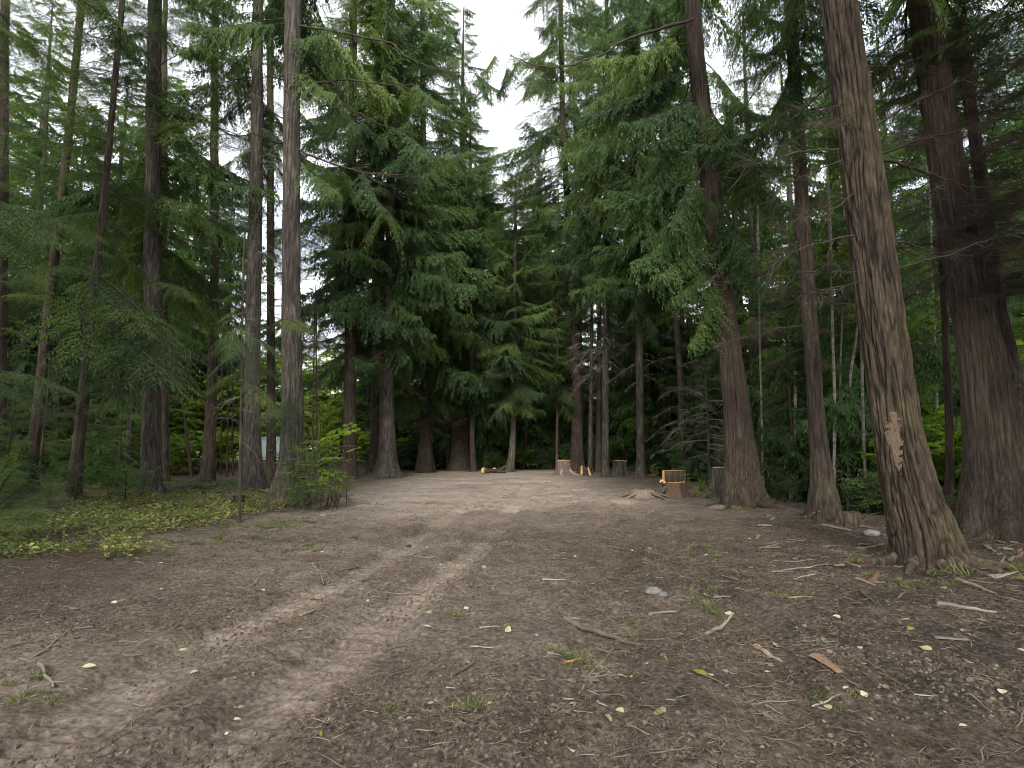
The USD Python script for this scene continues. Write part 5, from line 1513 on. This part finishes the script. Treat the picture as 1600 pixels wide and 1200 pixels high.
def scatter(path, names, x, y, r, smin, smax, lift=0.0, wide=0.25):
    n = len(x)
    z = height(x, y) + lift
    s = smin * (smax / smin) ** r.random(n)
    idx = np.array([NAMES.index(q) for q in names])[r.integers(len(names), size=n)]
    q = quat_zy(r.uniform(0, 6.28, n), r.normal(size=n) * wide * .5, r.normal(size=n) * wide)
    return instancer(path, np.stack([x, y, z], 1), q, s, idx, NAMES)


r = np.random.default_rng(31)
# litter over the dirt, in drifts
x, y = wedge(52000, r)
keep = noise(np.stack([x * 1.1, y * 1.1, 0 * x], -1), 41) * .7 + .5 * noise(np.stack([x * 4, y * 4, 0 * x], -1), 42) + .15 * (x > .1 * y) - .45 * (track_dist(x, y, 2)[0] < .24) > r.uniform(.40, .80, len(x))
x, y = x[keep], y[keep]
tag(scatter(LITTER, [f'bit_needles_{k}' for k in range(4)] * 3 + [f'bit_twig_{k}' for k in range(6)] + ['bit_scraps_0'], x, y, r, .4, 1.2), 'loose litter of needles, twigs and bark scraps over the dirt', 'litter', kind='stuff')
x, y = wedge(60000, r, 2.2, 16, .7)
keep = noise(np.stack([x * 1.4, y * 1.4, 0 * x], -1), 45) > r.uniform(.2, .75, len(x))
s = scatter('/World/dirt_clods', [f'bit_clod_{k}' for k in range(4)], x[keep], y[keep], r, .006, .034, 0.0, 1.0)
tag(s, 'crumbly clods of brown earth over the dirt', 'clods', kind='stuff')
# a few grassy tufts
spots = [(735, 1105, .07, 4), (722, 1112, .1, 2), (600, 1110, .06, 2), (1080, 882, .9, 16), (1215, 930, .5, 10), (920, 1035, .2, 5), (985, 985, .2, 4), (712, 962, .07, 4), (1080, 925, .3, 6), (1320, 1100, .2, 4), (1430, 915, .5, 14), (30, 1095, .2, 5), (60, 1060, .2, 4), (160, 850, .8, 50), (440, 820, 1.0, 90), (500, 850, .8, 30), (1100, 850, .8, 20), (340, 850, 1, 40), (1110, 960, .3, 10)]
gx, gy = [], []
for px, py, rad, n in spots:
    c = on_ground(px, py)
    gx += list(c[0] + r.normal(size=n) * rad * .5); gy += list(c[1] + r.normal(size=n) * rad * .5)
tag(scatter('/World/grass_tufts', [f'grass_{k}' for k in range(3)], np.array(gx), np.array(gy), r, .35, .8), 'sparse tufts of short green grass on the dirt', 'grass', kind='stuff')
# ground cover on the left forest floor
n = 9000
y = r.uniform(8.0, 24, n); px = r.uniform(-80, 520, n); x = (px - 800) / 900 * y
dens = (1 - clearing(x, y)) * sstep(.34, .72, .55 * noise(np.stack([x * .5, y * .5, 0 * x], -1), 51) + .5 * noise(np.stack([x * 1.9, y * 1.9, 0 * x], -1), 52) + .35 * np.exp(-((y - 13.5) / 2.5) ** 2) * (px > 130) - .08) * np.where(y > 18, .4, .62) + .45 * (1 - clearing(x, y)) * (y < 11) * noise(np.stack([x * 1.3, y * 1.3, 0 * x], -1), 53)
k = dens > r.random(n)
tag(scatter('/World/ground_cover', [f'herb_{q}' for q in range(4)], x[k], y[k], r, .45, 1.15), 'low yellow-green leafy ground cover on the left forest floor', 'ground cover', kind='stuff')
n = 2600                                                     # moss green strip by the dark straight trunk, and the right slope
y = np.r_[r.uniform(19, 27, n), r.uniform(12, 24, n)]
px = np.r_[r.uniform(260, 420, n), r.uniform(1150, 1620, n)]; x = (px - 800) / 900 * y
k = ((x < -6.5) | (x > 8.3)) & (r.random(2 * n) < .8)
tag(scatter('/World/undergrowth', [f'under_{q}' for q in range(4)], x[k], y[k], r, .10, .30, .05, .5), 'low green undergrowth under the trees', 'undergrowth', kind='stuff')
# twiggy litter on the forest floor at both sides
n = 9000
y = r.uniform(7, 34, n); px = np.where(r.random(n) < .6, r.uniform(-80, 620, n), r.uniform(1150, 1680, n)); x = (px - 800) / 900 * y
k = (1 - clearing(x, y)) > .4
tag(scatter('/World/forest_floor_twigs', [f'bit_twig_{q}' for q in range(6)] + [f'bit_needles_{q}' for q in range(4)], x[k], y[k], r, .7, 1.7, .01, .35), 'brown twigs and needles on the shaded forest floor', 'litter', kind='stuff')

FEET = [(o[0], o[1], w) for o, w in TREES]
hx, hy = [], []
for ox, oy, w in FEET:
    n = int(90 if oy < 22 else 36)
    a = r.uniform(0, 6.28, n); d = w + np.abs(r.normal(size=n)) * .45
    hx.append(ox + d * np.cos(a)); hy.append(oy + d * np.sin(a))
hx, hy = np.concatenate(hx), np.concatenate(hy)
tag(scatter('/World/trunk_foot_litter', [f'bit_needles_{q}' for q in range(4)] * 2 + ['bit_twig_2', 'bit_twig_3', 'bit_twig_4', 'bit_scraps_0', 'bit_scraps_1', 'bit_twig_5', 'grass_1'], hx, hy, r, .8, 1.9, .012, .5), 'needles and twigs heaped at the feet of the trunks', 'litter', kind='stuff')

# teal panel glimpsed by the road
c = at(430, 712, 43)
x = thing('panel_fence', 'pale teal panel fence glimpsed beside the tall pale cedar', 'fence', (c[0], 43, hz(c[0], 43)))
for k in range(4):
    m = trimesh.creation.box([1.15, .05, 1.5]); m.apply_translation([-1.8 + 1.2 * k, 0, .85])
    part(x, 'panel', m, 'teal_sheet', 20)
for k in range(5):
    m = trimesh.creation.box([.07, .08, 1.75]); m.apply_translation([-2.4 + 1.2 * k, .02, .72])
    part(x, 'post', m, 'dead_grey', 20)
